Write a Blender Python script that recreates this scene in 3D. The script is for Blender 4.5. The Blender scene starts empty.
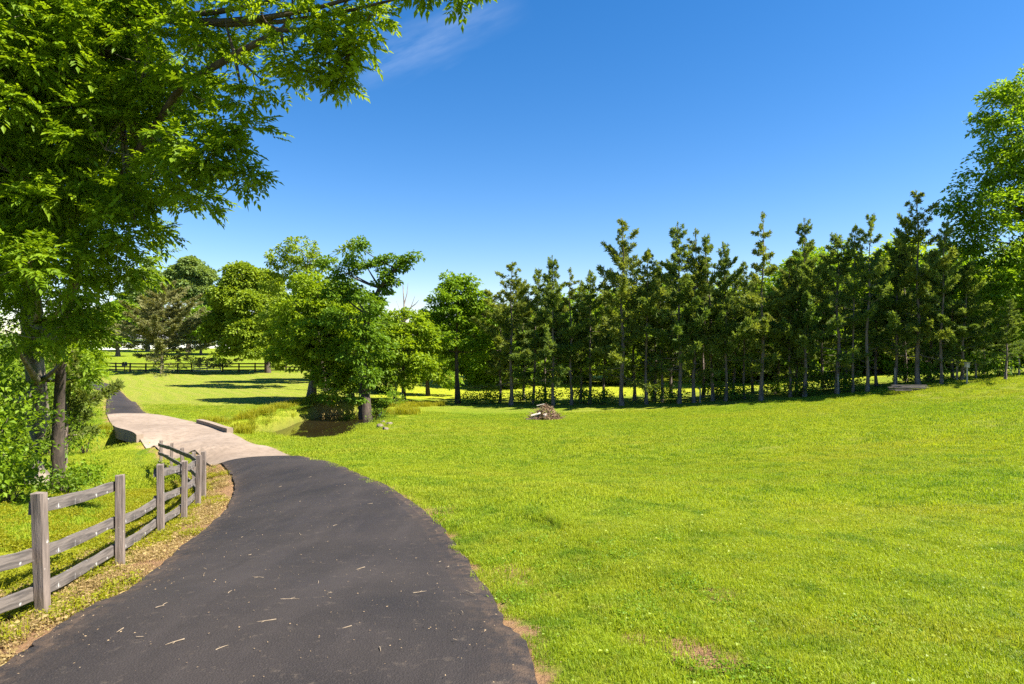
import bpy, math
import numpy as np
from math import radians, sin, cos, pi
from mathutils import Matrix, Vector

sc = bpy.context.scene
COL = sc.collection
rng = np.random.default_rng(11)

# ------------------------------------------------------------------ camera, sky, sun, exposure
FPX, CH, HOR = 640.0, 2.3, 342.0          # focal length in pixels of a 1024 wide frame, eye height, horizon row
cd = bpy.data.cameras.new('camera'); cam = bpy.data.objects.new('camera', cd); COL.objects.link(cam)
cam.location = (0, 0, CH); cam.rotation_euler = (radians(90), 0, 0)
cd.sensor_width = 36; cd.lens = FPX/1024*36; cd.clip_start = .05; cd.clip_end = 5000
sc.camera = cam

SUN_AZ, SUN_EL = radians(102), radians(49)
world = bpy.data.worlds.new('World'); sc.world = world; world.use_nodes = True
sun_d = bpy.data.lights.new('sun', 'SUN'); sun_d.energy = 5.0; sun_d.angle = radians(.53); sun_d.color = (1, .94, .84)
sun = bpy.data.objects.new('sun', sun_d); COL.objects.link(sun)
sdir = Vector((sin(SUN_AZ)*cos(SUN_EL), cos(SUN_AZ)*cos(SUN_EL), sin(SUN_EL)))
sun.rotation_euler = sdir.to_track_quat('Z', 'Y').to_euler()
sun.location = (40, 10, 60)
sc.view_settings.view_transform = 'Standard'; sc.view_settings.look = 'None'
sc.view_settings.gamma = 1; sc.view_settings.use_curve_mapping = False
sc.view_settings.exposure = 1.7
sc.cycles.max_bounces = 8; sc.cycles.transparent_max_bounces = 8
sc.cycles.use_denoising = False

# ------------------------------------------------------------------ node helper
class NT:
    def __init__(s, tree):
        s.t = tree; s.n = tree.nodes; s.l = tree.links
        for x in list(s.n): s.n.remove(x)
    def node(s, ty, props=None, **ins):
        x = s.n.new(ty)
        for k, v in (props or {}).items(): setattr(x, k, v)
        for k, v in ins.items():
            key = int(k[1:]) if k[0] == 'i' and k[1:].isdigit() else k.replace('_', ' ')
            s.set(x.inputs[key], v)
        return x
    def set(s, sock, v):
        if isinstance(v, bpy.types.NodeSocket): s.l.new(v, sock)
        elif isinstance(v, tuple) and len(v) == 3 and sock.type == 'RGBA': sock.default_value = (*v, 1)
        else: sock.default_value = v
    def math(s, op, a, b=0.0, c=None, clamp=False):
        x = s.node('ShaderNodeMath', {'operation': op, 'use_clamp': clamp}, i0=a, i1=b)
        if c is not None: s.set(x.inputs[2], c)
        return x.outputs[0]
    def mix(s, f, a, b, blend='MIX'):
        x = s.node('ShaderNodeMix', {'data_type': 'RGBA', 'blend_type': blend})
        s.set(x.inputs[0], f); s.set(x.inputs[6], a); s.set(x.inputs[7], b)
        return x.outputs[2]
    def noise(s, vec, scale, detail=3.0, rough=.55, dist=0.0, out=0):
        x = s.node('ShaderNodeTexNoise', None, Vector=vec, Scale=scale, Detail=detail, Roughness=rough, Distortion=dist)
        return x.outputs[out]
    def rng(s, v, a, b, lo=0.0, hi=1.0):
        x = s.node('ShaderNodeMapRange', {'clamp': True}, i0=v, i1=a, i2=b, i3=lo, i4=hi)
        return x.outputs[0]
    def attr(s, name):
        return s.node('ShaderNodeAttribute', {'attribute_name': name}).outputs['Fac']
    def scalev(s, v, sx, sy, sz):
        return s.node('ShaderNodeVectorMath', {'operation': 'MULTIPLY'}, i0=v, i1=(sx, sy, sz)).outputs[0]

def new_mat(name):
    m = bpy.data.materials.new(name); m.use_nodes = True
    return m, NT(m.node_tree)
def out(nt, surf, disp=None):
    o = nt.node('ShaderNodeOutputMaterial'); nt.l.new(surf, o.inputs['Surface'])

# sky: physical sky, plus one thin wisp of high cloud
w = NT(world.node_tree)
sky = w.node('ShaderNodeTexSky', {'sky_type': 'NISHITA', 'sun_disc': False, 'sun_elevation': SUN_EL,
      'sun_rotation': SUN_AZ, 'altitude': 300, 'air_density': 1.0, 'dust_density': .35, 'ozone_density': 3.0})
hsv = w.node('ShaderNodeHueSaturation', None, Saturation=1.36, Value=1.0, Color=sky.outputs[0])
gen = w.node('ShaderNodeTexCoord').outputs['Generated']
def dotn(v): return w.node('ShaderNodeVectorMath', {'operation': 'DOT_PRODUCT'}, i0=gen, i1=v).outputs['Value']
cu = w.math('SUBTRACT', dotn((.933, -.03, .364)), dotn((0, 0, 0)))
cv = dotn((-.364, 0, .933))
un = w.node('ShaderNodeCombineXYZ', None, X=w.math('MULTIPLY', cu, 7.0), Y=w.math('MULTIPLY', cv, 34.0)).outputs[0]
wob = w.math('MULTIPLY', w.math('SUBTRACT', w.noise(un, .8, 3), .5), .05)
off = w.math('ABSOLUTE', w.math('ADD', w.math('SUBTRACT', cv, .437), wob))
cl = w.math('MULTIPLY', w.rng(off, .035, .0), w.rng(w.math('ABSOLUTE', w.math('SUBTRACT', cu, .0)), .17, .03))
cl = w.math('MULTIPLY', w.math('MULTIPLY', cl, w.rng(w.noise(un, 1.3, 5, .6), .3, .7)), .2)
skyt = w.mix(1.0, hsv.outputs[0], (1.08, .95, 1.0), 'MULTIPLY')
skyc = w.mix(cl, skyt, (6.5, 7.0, 7.8))
bg = w.node('ShaderNodeBackground', None, Color=skyc, Strength=.062)
wo = w.node('ShaderNodeOutputWorld'); w.l.new(bg.outputs[0], wo.inputs[0])

# ------------------------------------------------------------------ materials
def leaf_mat(name, a, b, trans=.45, rough=.52, spec=.22):
    m, t = new_mat(name)
    pos = t.node('ShaderNodeNewGeometry').outputs['Position']
    tint = t.attr('tint')
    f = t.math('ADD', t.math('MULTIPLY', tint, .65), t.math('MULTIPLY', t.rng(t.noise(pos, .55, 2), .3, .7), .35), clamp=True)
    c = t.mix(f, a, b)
    p = t.node('ShaderNodeBsdfPrincipled', None, Base_Color=c, Roughness=rough)
    p.inputs['Specular IOR Level'].default_value = spec
    tc = t.mix(1.0, c, (1.25, 1.15, .45), 'MULTIPLY')
    tr = t.node('ShaderNodeBsdfTranslucent', None, Color=tc)
    mx = t.node('ShaderNodeMixShader', None, Fac=trans)
    t.l.new(p.outputs[0], mx.inputs[1]); t.l.new(tr.outputs[0], mx.inputs[2])
    out(t, mx.outputs[0]); return m

def bark_mat(name, a, b, scale=6.0, moss=None):
    m, t = new_mat(name)
    pos = t.node('ShaderNodeTexCoord').outputs['Object']
    v = t.scalev(pos, 1, 1, .22)
    n = t.noise(v, scale, 5, .65, .6)
    c = t.mix(t.rng(n, .35, .68), a, b)
    if moss: c = t.mix(t.rng(t.noise(pos, 1.3, 4), .52, .66), c, moss)
    bmp = t.node('ShaderNodeBump', None, Strength=.9, Distance=.04, Height=n)
    p = t.node('ShaderNodeBsdfPrincipled', None, Base_Color=c, Roughness=.9, Normal=bmp.outputs[0])
    out(t, p.outputs[0]); return m

def plain_mat(name, a, b, scale=3.0, rough=.8, bump=.3, stretch=(1, 1, 1), dist=.01, spots=None):
    m, t = new_mat(name)
    pos = t.node('ShaderNodeTexCoord').outputs['Object']
    n = t.noise(t.scalev(pos, *stretch), scale, 6, .65, .3)
    c = t.mix(t.rng(n, .32, .68), a, b)
    if spots: c = t.mix(t.rng(t.noise(pos, spots[0], 3), spots[1], spots[1]+.08), c, spots[2])
    bmp = t.node('ShaderNodeBump', None, Strength=bump, Distance=dist, Height=n)
    p = t.node('ShaderNodeBsdfPrincipled', None, Base_Color=c, Roughness=rough, Normal=bmp.outputs[0])
    out(t, p.outputs[0]); return m

G_LIME, G_GRASS, G_DEEP, G_DRY = (.360, .420, .019), (.262, .365, .015), (.105, .215, .011), (.440, .385, .085)
def grass_colour(t, pos):
    n_big = t.noise(pos, .11, 3, .55)
    n_mid = t.noise(pos, 1.5, 5, .68, .4)
    n_small = t.noise(pos, 4.5, 4, .65)
    c = t.mix(t.rng(n_big, .32, .58), G_GRASS, G_LIME)
    c = t.mix(t.math('MULTIPLY', t.rng(n_mid, .48, .64), .75), c, G_DEEP)
    c = t.mix(t.math('MULTIPLY', t.rng(n_small, .56, .74), .5), c, G_DRY)
    st = t.noise(t.scalev(pos, .10, .55, .3), 1.0, 4, .6)
    c = t.mix(t.math('MULTIPLY', t.rng(st, .50, .66), .5), c, (.37, .37, .035))
    return c

def ground_mat():
    m, t = new_mat('lawn_ground')
    pos = t.node('ShaderNodeNewGeometry').outputs['Position']
    c = grass_colour(t, pos)
    # mown stripes, light and dark passes of the mower, fading with a broad noise
    for (rx, ry, wl, attr) in ((.80, .60, 1.5, 'stripe'), (.30, -.95, 1.5, 'stripe_near')):
        d = t.node('ShaderNodeVectorMath', {'operation': 'DOT_PRODUCT'}, i0=pos, i1=(rx, ry, 0)).outputs['Value']
        d = t.math('ADD', d, t.math('MULTIPLY', t.noise(pos, .05, 2), 9.0))
        s = t.math('SINE', t.math('MULTIPLY', d, 2*pi/wl))
        s = t.rng(s, -.35, .35)
        s = t.math('MULTIPLY', t.math('MULTIPLY', s, t.attr(attr)), t.rng(t.noise(pos, .12, 2), .30, .5))
        c = t.mix(s, c, (.40, .38, .065))
    c = t.mix(1.0, c, (.58, .56, .58), 'MULTIPLY')
    c = t.mix(t.math('MULTIPLY', t.attr('stripe'), .5), c, (.24, .235, .038))
    n_f = t.noise(pos, 16.0, 5, .7)
    c = t.mix(t.math('MULTIPLY', t.rng(n_f, .45, .62), .55), c, G_DEEP)
    # worn, bare and dry ground
    dirt = t.attr('dirt')
    dn = t.math('SUBTRACT', t.math('ADD', dirt, t.math('MULTIPLY', t.noise(pos, 3.2, 5, .7), 1.0)), .52)
    soil = t.mix(t.noise(pos, 21, 5, .7), (.23, .125, .065), (.38, .235, .115))
    c = t.mix(t.rng(dn, .12, .42), c, soil)
    wild = t.attr('wild')
    wc = t.mix(t.rng(t.noise(pos, 1.6, 4, .6), .35, .65), (.22, .27, .012), (.33, .33, .02))
    c = t.mix(wild, c, wc)
    mud = t.attr('mud')
    c = t.mix(mud, c, t.mix(t.noise(pos, 5, 4), (.045, .032, .016), (.13, .09, .045)))
    hh = t.math('ADD', t.noise(pos, 26.0, 5, .75), t.math('MULTIPLY', t.noise(pos, 4.0, 3), 1.4))
    bmp = t.node('ShaderNodeBump', None, Strength=1.0, Distance=.07, Height=hh)
    p = t.node('ShaderNodeBsdfPrincipled', None, Base_Color=c, Roughness=.95, Normal=bmp.outputs[0])
    p.inputs['Specular IOR Level'].default_value = .1
    out(t, p.outputs[0]); return m

def blade_mat():
    m, t = new_mat('grass_blades')
    pos = t.node('ShaderNodeNewGeometry').outputs['Position']
    c = grass_colour(t, pos)
    tint = t.attr('tint')
    c = t.mix(t.rng(tint, 0, .45, .55, 0), c, G_DEEP)
    c = t.mix(t.rng(tint, .70, 1, 0, .5), c, (.34, .36, .03))
    p = t.node('ShaderNodeBsdfPrincipled', None, Base_Color=c, Roughness=.5)
    p.inputs['Specular IOR Level'].default_value = .3
    tr = t.node('ShaderNodeBsdfTranslucent', None, Color=t.mix(1.0, c, (1.2, 1.15, .6), 'MULTIPLY'))
    mx = t.node('ShaderNodeMixShader', None, Fac=.45)
    t.l.new(p.outputs[0], mx.inputs[1]); t.l.new(tr.outputs[0], mx.inputs[2])
    out(t, mx.outputs[0]); return m

def asphalt_mat():
    m, t = new_mat('asphalt')
    pos = t.node('ShaderNodeNewGeometry').outputs['Position']
    c = t.mix(t.rng(t.noise(pos, .55, 5, .6), .35, .68), (.0130, .0098, .0082), (.0280, .0216, .0182))
    c = t.mix(t.rng(t.noise(pos, 90, 3, .8), .52, .74), c, (.055, .045, .039))
    c = t.mix(t.math('MULTIPLY', t.rng(t.noise(pos, 7.5, 6, .75), .58, .75), .45), c, (.15, .115, .08))
    pat = t.rng(t.noise(t.scalev(pos, 1.6, .22, 1), 1.0, 4, .6), .50, .66)
    c = t.mix(t.math('MULTIPLY', pat, .28), c, (.050, .040, .035))
    dust = t.math('MULTIPLY', t.attr('tint'), t.rng(t.noise(pos, 5.5, 6, .72), .42, .66))
    c = t.mix(t.math('MULTIPLY', dust, .5), c, (.15, .095, .055))
    vor = t.node('ShaderNodeTexVoronoi', None, Vector=pos, Scale=70.0).outputs['Distance']
    hh = t.math('ADD', vor, t.math('MULTIPLY', t.noise(pos, 40, 4, .7), .8))
    bmp = t.node('ShaderNodeBump', None, Strength=.5, Distance=.010, Height=hh)
    p = t.node('ShaderNodeBsdfPrincipled', None, Base_Color=c, Roughness=t.rng(t.noise(pos, 1.2, 3), .3, .7, .68, .9), Normal=bmp.outputs[0])
    p.inputs['Specular IOR Level'].default_value = .35
    out(t, p.outputs[0]); return m

def concrete_mat():
    m, t = new_mat('concrete')
    pos = t.node('ShaderNodeNewGeometry').outputs['Position']
    c = t.mix(t.rng(t.noise(pos, .5, 5, .6), .3, .7), (.19, .140, .100), (.29, .222, .165))
    c = t.mix(t.math('MULTIPLY', t.rng(t.noise(t.scalev(pos, 1, 1, .4), 3.5, 6, .7), .46, .70), .65), c, (.12, .088, .06))
    bmp = t.node('ShaderNodeBump', None, Strength=.3, Distance=.01, Height=t.noise(pos, 30, 4, .7))
    p = t.node('ShaderNodeBsdfPrincipled', None, Base_Color=c, Roughness=.88, Normal=bmp.outputs[0])
    out(t, p.outputs[0]); return m

def water_mat():
    m, t = new_mat('creek_water')
    pos = t.node('ShaderNodeNewGeometry').outputs['Position']
    c = t.mix(t.noise(pos, .7, 3), (.012, .009, .004), (.022, .016, .006))
    bmp = t.node('ShaderNodeBump', None, Strength=.04, Distance=.02, Height=t.noise(t.scalev(pos, 1, .5, 1), 3.0, 2))
    p = t.node('ShaderNodeBsdfPrincipled', None, Base_Color=c, Roughness=.03, Normal=bmp.outputs[0])
    p.inputs['IOR'].default_value = 1.33
    out(t, p.outputs[0]); return m

M = {}
M['walnut'] = leaf_mat('walnut_leaves', (.110, .205, .010), (.260, .375, .016), .52)
M['under'] = leaf_mat('underbrush_leaves', (.070, .145, .010), (.190, .290, .016), .5)
M['maple'] = leaf_mat('maple_leaves', (.110, .215, .013), (.255, .385, .020), .5)
M['lime'] = leaf_mat('lime_leaves', (.150, .245, .012), (.320, .430, .020), .52)
M['olive'] = leaf_mat('olive_leaves', (.150, .230, .015), (.300, .390, .032), .48)
M['hazed'] = leaf_mat('hazed_far_leaves', (.165, .245, .075), (.270, .360, .115), .45)  # distance haze is mixed into this leaf colour, paler and bluer
M['cedar'] = leaf_mat('cedar_foliage', (.075, .138, .027), (.210, .275, .056), .45, .6, .15)
M['cedar_warm'] = leaf_mat('cedar_foliage_warm', (.095, .148, .025), (.250, .290, .056), .45, .6, .15)
M['spruce'] = leaf_mat('spruce_foliage', (.130, .150, .050), (.260, .255, .095), .3, .6, .2)
M['ivy'] = leaf_mat('ivy_leaves', (.070, .150, .010), (.175, .290, .016), .44)
M['weed'] = leaf_mat('weed_leaves', (.190, .230, .010), (.360, .330, .016), .5)
M['litter'] = plain_mat('dry_leaf', (.17, .105, .05), (.34, .25, .14), 20, .9, .1)
M['bark'] = bark_mat('bark_brown', (.045, .032, .022), (.16, .115, .08))
M['bark_pale'] = bark_mat('bark_pale', (.085, .065, .045), (.27, .22, .165), 5, (.10, .13, .04))
M['bark_dark'] = bark_mat('bark_dark', (.028, .020, .014), (.105, .076, .054), 7)
M['bark_cedar'] = bark_mat('bark_cedar', (.070, .050, .038), (.24, .185, .15), 7)
M['deadwood'] = bark_mat('deadwood', (.16, .13, .11), (.36, .31, .26), 8)
M['ground'] = ground_mat(); M['blade'] = blade_mat(); M['asphalt'] = asphalt_mat()
M['concrete'] = concrete_mat(); M['water'] = water_mat()
M['railwood'] = plain_mat('weathered_rail', (.040, .034, .030), (.170, .142, .120), 5, .9, .8, (.35, 4, 4), .012, (9, .66, (.40, .39, .36)))
M['postwood'] = plain_mat('weathered_post', (.075, .058, .047), (.235, .185, .150), 5, .9, .9, (4, 4, .35), .015, (11, .66, (.42, .40, .36)))
M['brownwood'] = plain_mat('brown_stained_wood', (.040, .022, .014), (.085, .05, .03), 3, .85, .3)
M['palewood'] = plain_mat('pale_dry_wood', (.36, .29, .22), (.52, .45, .36), 3, .85, .3)
M['white'] = plain_mat('white_paint', (.72, .72, .70), (.82, .82, .80), 1, .6, .05)
M['roof'] = plain_mat('grey_shingle', (.16, .16, .17), (.26, .26, .27), 6, .9, .3)
M['glass'] = plain_mat('window_glass', (.02, .025, .03), (.04, .05, .06), 1, .08, 0)
M['logwood'] = plain_mat('cut_log', (.42, .34, .26), (.72, .64, .54), 5, .8, .4)
M['twig'] = plain_mat('dry_twig', (.16, .115, .07), (.38, .30, .20), 8, .85, .3)
M['black'] = plain_mat('black_metal', (.012, .012, .013), (.03, .03, .03), 5, .5, .05)
M['rock'] = plain_mat('rock', (.10, .080, .06), (.24, .19, .145), 3, .9, .8, (1, 1, 1), .05)
M['browntwig'] = bark_mat('brown_twig', (.11, .060, .038), (.27, .16, .10), 9)

# ------------------------------------------------------------------ mesh helpers (numpy)
class Geo:
    """collects quads; build() links them as one mesh object"""
    def __init__(s): s.V = []; s.F = []; s.T = []; s.n = 0
    def add(s, V, F, tint=None):
        V = np.asarray(V, float); F = np.asarray(F, np.int64)
        s.V.append(V); s.F.append(F + s.n); s.n += len(V)
        s.T.append(np.full(len(F), .5) if tint is None else np.broadcast_to(tint, (len(F),)))
    def mesh(s, name, mat, smooth=False):
        V = np.concatenate(s.V); F = np.concatenate(s.F); T = np.concatenate(s.T)
        me = bpy.data.meshes.new(name)
        me.vertices.add(len(V)); me.vertices.foreach_set('co', V.astype(np.float32).ravel())
        me.loops.add(4*len(F)); me.loops.foreach_set('vertex_index', F.astype(np.int32).ravel())
        me.polygons.add(len(F)); me.polygons.foreach_set('loop_start', np.arange(0, 4*len(F), 4, dtype=np.int32))
        a = me.attributes.new('tint', 'FLOAT', 'FACE'); a.data.foreach_set('value', T.astype(np.float32))
        me.update(calc_edges=True)
        me.polygons.foreach_set('use_smooth', np.full(len(F), bool(smooth)))
        me.materials.append(mat); return me
    def build(s, name, mat, parent=None, smooth=False):
        o = bpy.data.objects.new(name, s.mesh(name, mat, smooth)); COL.objects.link(o)
        if parent: o.parent = parent
        return o

def unit(v): return v/np.maximum(np.linalg.norm(v, axis=-1, keepdims=True), 1e-9)

def tube(geo, path, radii, sides=7, wob=0.0, tint=.5):
    path = np.asarray(path, float); n = len(path); radii = np.broadcast_to(radii, (n,))
    tan = unit(np.gradient(path, axis=0))
    ref = np.array([0, 0, 1.]) if abs(tan[:, 2]).mean() < .8 else np.array([1., 0, 0])
    a = unit(np.cross(tan, ref)); b = np.cross(tan, a)
    ang = np.linspace(0, 2*pi, sides, endpoint=False)
    r = radii[:, None]*(1 + wob*rng.normal(size=(n, sides)))
    V = path[:, None] + r[..., None]*(np.cos(ang)[None, :, None]*a[:, None] + np.sin(ang)[None, :, None]*b[:, None])
    V = V.reshape(-1, 3); F = []
    i = np.arange(n-1)[:, None]*sides; j = np.arange(sides)[None]; k = (j+1) % sides
    F = np.stack([i+j, i+k, i+sides+k, i+sides+j], -1).reshape(-1, 4)
    geo.add(V, F, tint)

def bez(p0, p1, p2, n=8):
    t = np.linspace(0, 1, n)[:, None]
    return (1-t)**2*p0 + 2*t*(1-t)*p1 + t*t*p2

def box(geo, c, s, rz=0.0, bevel=0.0):
    x, y, z = np.array(s)/2
    V = np.array([[-x,-y,-z],[x,-y,-z],[x,y,-z],[-x,y,-z],[-x,-y,z],[x,-y,z],[x,y,z],[-x,y,z]])
    if rz: V = V @ np.array([[cos(rz), sin(rz), 0], [-sin(rz), cos(rz), 0], [0, 0, 1]])
    geo.add(V + np.array(c), [[3,2,1,0],[4,5,6,7],[0,1,5,4],[1,2,6,5],[2,3,7,6],[3,0,4,7]])

def leaves(geo, C, D, L, W, droop=.15, tint=None, upbias=.55, fold=.18):
    """one folded rhombic leaf (a quad) for every centre C, growing along D"""
    N = len(C); D = unit(D)
    up = np.tile([0, 0, 1.], (N, 1)) + rng.normal(size=(N, 3))*upbias
    S = unit(np.cross(D, up)); Nn = np.cross(S, D)
    L = np.broadcast_to(L, (N,))[:, None]; W = np.broadcast_to(W, (N,))[:, None]
    b = C; m = C + D*L*.45 + Nn*W*fold
    tip = C + D*L - np.array([0, 0, 1.])*L*droop
    V = np.stack([b, m + S*W*.5, tip, m - S*W*.5], 1).reshape(-1, 3)
    F = np.arange(4*N).reshape(N, 4)
    geo.add(V, F, np.clip(rng.normal(.5, .26, N), 0, 1) if tint is None else tint)

def compound(geo, C, D, L, pairs=5, ll=.165, lw=.078, tint=None):
    """pinnate leaves: leaflets in pairs along a drooping rachis"""
    N = len(C); D = unit(D)
    up = np.tile([0, 0, 1.], (N, 1)) + rng.normal(size=(N, 3))*.35
    S = unit(np.cross(D, up))
    L = np.broadcast_to(L, (N,))[:, None]
    tn = np.clip(rng.normal(.5, .26, N), 0, 1) if tint is None else np.broadcast_to(tint, (N,))
    for k in range(pairs):
        t = .22 + .78*k/pairs
        P = C + D*L*t - np.array([0, 0, 1.])*L*.15*t*t
        for sgn in (-1, 1):
            d = unit(S*sgn*.9 + D*.55 + np.array([0, 0, -.16]) + rng.normal(size=(N, 3))*.12)
            sz = L[:, 0]/.38*(1 - .5*abs(t-.6))
            leaves(geo, P, d, ll*sz, lw*sz, .12, tn, .25)
    P = C + D*L - np.array([0, 0, 1.])*L*.15
    leaves(geo, P, D + np.array([0, 0, -.3]), ll*L[:, 0]/.38, lw*L[:, 0]/.38, .1, tn, .25)

# ------------------------------------------------------------------ naming helpers
def tag(o, label, cat, group=None, kind=None):
    if label: o['label'] = label
    if cat: o['category'] = cat
    if group: o['group'] = group
    if kind: o['kind'] = kind
    return o
def thing(name, label, cat, loc, group=None, rz=0.0):
    o = bpy.data.objects.new(name, None); COL.objects.link(o)
    o.location = loc; o.rotation_euler = (0, 0, rz); o.empty_display_size = .3
    return tag(o, label, cat, group)
def dup(root, loc, rz=0.0, scale=(1, 1, 1), label=None, group=None):
    r = root.copy(); COL.objects.link(r); r.location = loc; r.rotation_euler = (0, 0, rz); r.scale = scale
    if label: r['label'] = label
    if group: r['group'] = group
    for ch in list(root.children):
        c = ch.copy(); COL.objects.link(c); c.parent = r
    return r

# ------------------------------------------------------------------ the lie of the land
def W(px, py, d): return np.array([(px-512)/FPX*d, d, CH - (py-HOR)/FPX*d])

LE = [W(-21,684,4.4), W(36,645,5.0), W(96,604,6.1), W(143,581,7.5), W(178,550,9.4), W(214,522,12.2), W(232,497,15.6),
      W(233,476,19), W(221,463,22), W(195,449,25.5), W(154,444,29), W(140,439,30.8), W(118,431,34), W(107,415,39.2),
      W(106,402,48), W(104,393,58)]
RE = [W(538,684,4.3), W(505,625,5.5), W(478,580,7.1), W(455,548,8.8), W(425,514,11.1), W(385,486,14.3), W(340,466,18.6),
      W(311,460,21.8), W(290,457,24.5), W(258,446,28), W(240,438,30.6), W(230,433,32.2), W(204,425,36.2), W(147,414,42.5),
      W(132,402,51), W(118,390,61)]
LE = [np.array([-3.4,-6,.05]), np.array([-3.55,0,.03])] + LE + [np.array([-47,68,-2.2]), np.array([-63,79,-1.9])]
RE = [np.array([.35,-6,.05]), np.array([.30,0,.03])] + RE + [np.array([-46,71.5,-2.2]), np.array([-61.5,82,-1.9])]
J1, J2 = 10, 15                              # joints asphalt | concrete | asphalt
LE, RE = np.array(LE), np.array(RE)
def catmull(P, sub=10):
    Q = np.vstack([2*P[0]-P[1], P, 2*P[-1]-P[-2]]); o = []
    for i in range(1, len(Q)-2):
        for t in np.arange(sub)/sub:
            a, b, c, d = Q[i-1], Q[i], Q[i+1], Q[i+2]
            o.append(.5*((2*b)+(c-a)*t+(2*a-5*b+4*c-d)*t*t+(3*b-a-3*c+d)*t**3))
    o.append(P[-1]); return np.array(o)
SUB = 10
EL, ER = catmull(LE, SUB), catmull(RE, SUB)

POSTS = [W(43,618,6.6), W(120,568,8.95), W(161,537,11.4), W(184,522,13.6), W(198,508,15.8), W(203.6,500,17.2)]
POSTS2 = [W(194,490,19.4), W(182,481,22.0), W(171,474,24.4), W(161,468,26.8)]
ctrl = list(LE) + list(RE) + POSTS + POSTS2
ctrl += [W(*p) for p in (
    (0,600,6.9),(0,540,10),(60,512,13.5),(20,500,15.5),(130,466,27.5),(100,468,25.5),(38,480,22),(-150,520,14),(-200,500,26),(160,452,30),(100,455,29.0),(80,456,28.0),
    (700,600,6.0),(1000,600,6.0),(700,684,4.3),(1024,684,4.3),(620,540,8.2),(500,540,8.7),(640,500,11),(800,500,12),(1000,500,11.2),
    (480,480,16),(560,470,19),(512,440,28),(700,440,25),(900,440,22),(1024,420,24),(1024,396,35),(1024,376,44),(960,384,43),
    (860,398,44),(760,404,46),(700,406,48),(620,407,51),(540,407,53),(460,406,54.5),(900,420,28),(800,420,33),(700,414,42),(620,416,43),(545,421,41),
    (450,420,42),(400,423,38),(420,440,29),(370,428,37),(345,438,33),(320,441,32),(296,441,31.5),(330,439.5,36),(311,441,35),(350,435.5,37.2),(275,439,32),(340,450,25),(300,446,28.5),
    (400,460,20),(285,414,40),(311,398,52),(270,408,45),(250,420,39),(215,402,50),(180,405,47),(150,382,75),(220,385,70),(290,382,75),(200,372,95),(130,372,95),(280,372,95),
    (200,360,130),(260,360,130),(120,360,130),(200,349,185),(120,349,185),(270,349,185),(400,404,56),(430,404,57),(360,400,58))]
ctrl += [np.array(p, float) for p in ((-20,-15,-.6),(0,-20,.2),(20,-15,.7),(45,0,1.5),(50,25,1.2),(62,45,1.6),(14,0,.15),(30,6,.55),(-15,0,-.6),
    (-40,5,-2.2),(-60,30,-3),(-70,60,-2.4),(0,90,-2.9),(30,80,-2.4),(60,90,-.8),(-10,85,-2.8),(0,130,-2.4),(60,130,-1.5),(-90,100,-1),(90,60,2),(-100,20,-3))]
ctrl = np.array(ctrl)
def tps_fit(P, lam):
    n = len(P); d = np.linalg.norm(P[:, None, :2]-P[None, :, :2], axis=-1)
    K = d*d*np.log(d+1e-9) + lam*np.eye(n)
    A = np.zeros((n+3, n+3)); A[:n, :n] = K; Q = np.c_[np.ones(n), P[:, :2]]
    A[:n, n:] = Q; A[n:, :n] = Q.T
    return np.linalg.solve(A, np.r_[P[:, 2], 0, 0, 0])
TW = tps_fit(ctrl, .4)
def land(x, y):
    x = np.asarray(x, float); y = np.asarray(y, float); sh = np.broadcast(x, y).shape
    p = np.stack([np.broadcast_to(x, sh).ravel(), np.broadcast_to(y, sh).ravel()], -1)
    o = np.empty(len(p)); n = len(ctrl)
    for i in range(0, len(p), 20000):
        q = p[i:i+20000]; d2 = ((q[:, None]-ctrl[None, :, :2])**2).sum(-1)
        o[i:i+20000] = (.5*d2*np.log(d2+1e-18)) @ TW[:n] + TW[n] + q @ TW[n+1:]
    r = np.hypot(p[:, 0], (p[:, 1]-60)); f = np.clip((r-130)/120, 0, 1); f = f*f*(3-2*f)
    far = -.3 + .012*np.clip(p[:, 1], 0, 600)*.3 + 1.5*np.sin(p[:, 0]/90)*f
    return (o*(1-f) + far*f).reshape(sh)

CREEK = catmull(np.array([[-44,20,1.],[-33,23,1.],[-25.5,27.2,1.1],[-19.6,32.2,1.2],[-15.6,35.4,1.2],[-13.1,38.2,1.9],[-11.7,41.7,2.7],[-11.8,45.5,2.7],
                 [-12.0,49.5,1.3],[-10.2,53,.9],[-8.5,56.5,.7]]), 8)
WATER_Z, BED_Z = -3.36, -3.95
def seg_dist(x, y, poly):
    """distance to a polyline with a half width in column 2 -> distance minus half width"""
    sh = np.broadcast(x, y).shape
    p = np.stack([np.broadcast_to(x, sh).ravel(), np.broadcast_to(y, sh).ravel()], -1); best = np.full(len(p), 1e9)
    for a, b in zip(poly[:-1], poly[1:]):
        ab = b[:2]-a[:2]; t = np.clip(((p-a[:2]) @ ab)/(ab @ ab + 1e-12), 0, 1)
        d = np.linalg.norm(p-(a[:2]+t[:, None]*ab), axis=1) - (a[2]+t*(b[2]-a[2]))
        best = np.minimum(best, d)
    return best.reshape(sh)
_c = (EL[:, :2]+ER[:, :2])/2; _t = unit(np.gradient(_c, axis=0)); _h = (ER[:, :2]-EL[:, :2])/2
RC = np.c_[_c, abs(_h[:, 0]*_t[:, 1]-_h[:, 1]*_t[:, 0])][::3]
def ground(x, y):
    z = land(x, y); d = seg_dist(x, y, CREEK)
    f = np.clip(d/1.2, 0, 1); f = f*f*(3-2*f)
    return BED_Z + (z-BED_Z)*f
def gz(x, y): return float(ground(np.array([x]), np.array([y]))[0])
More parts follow.
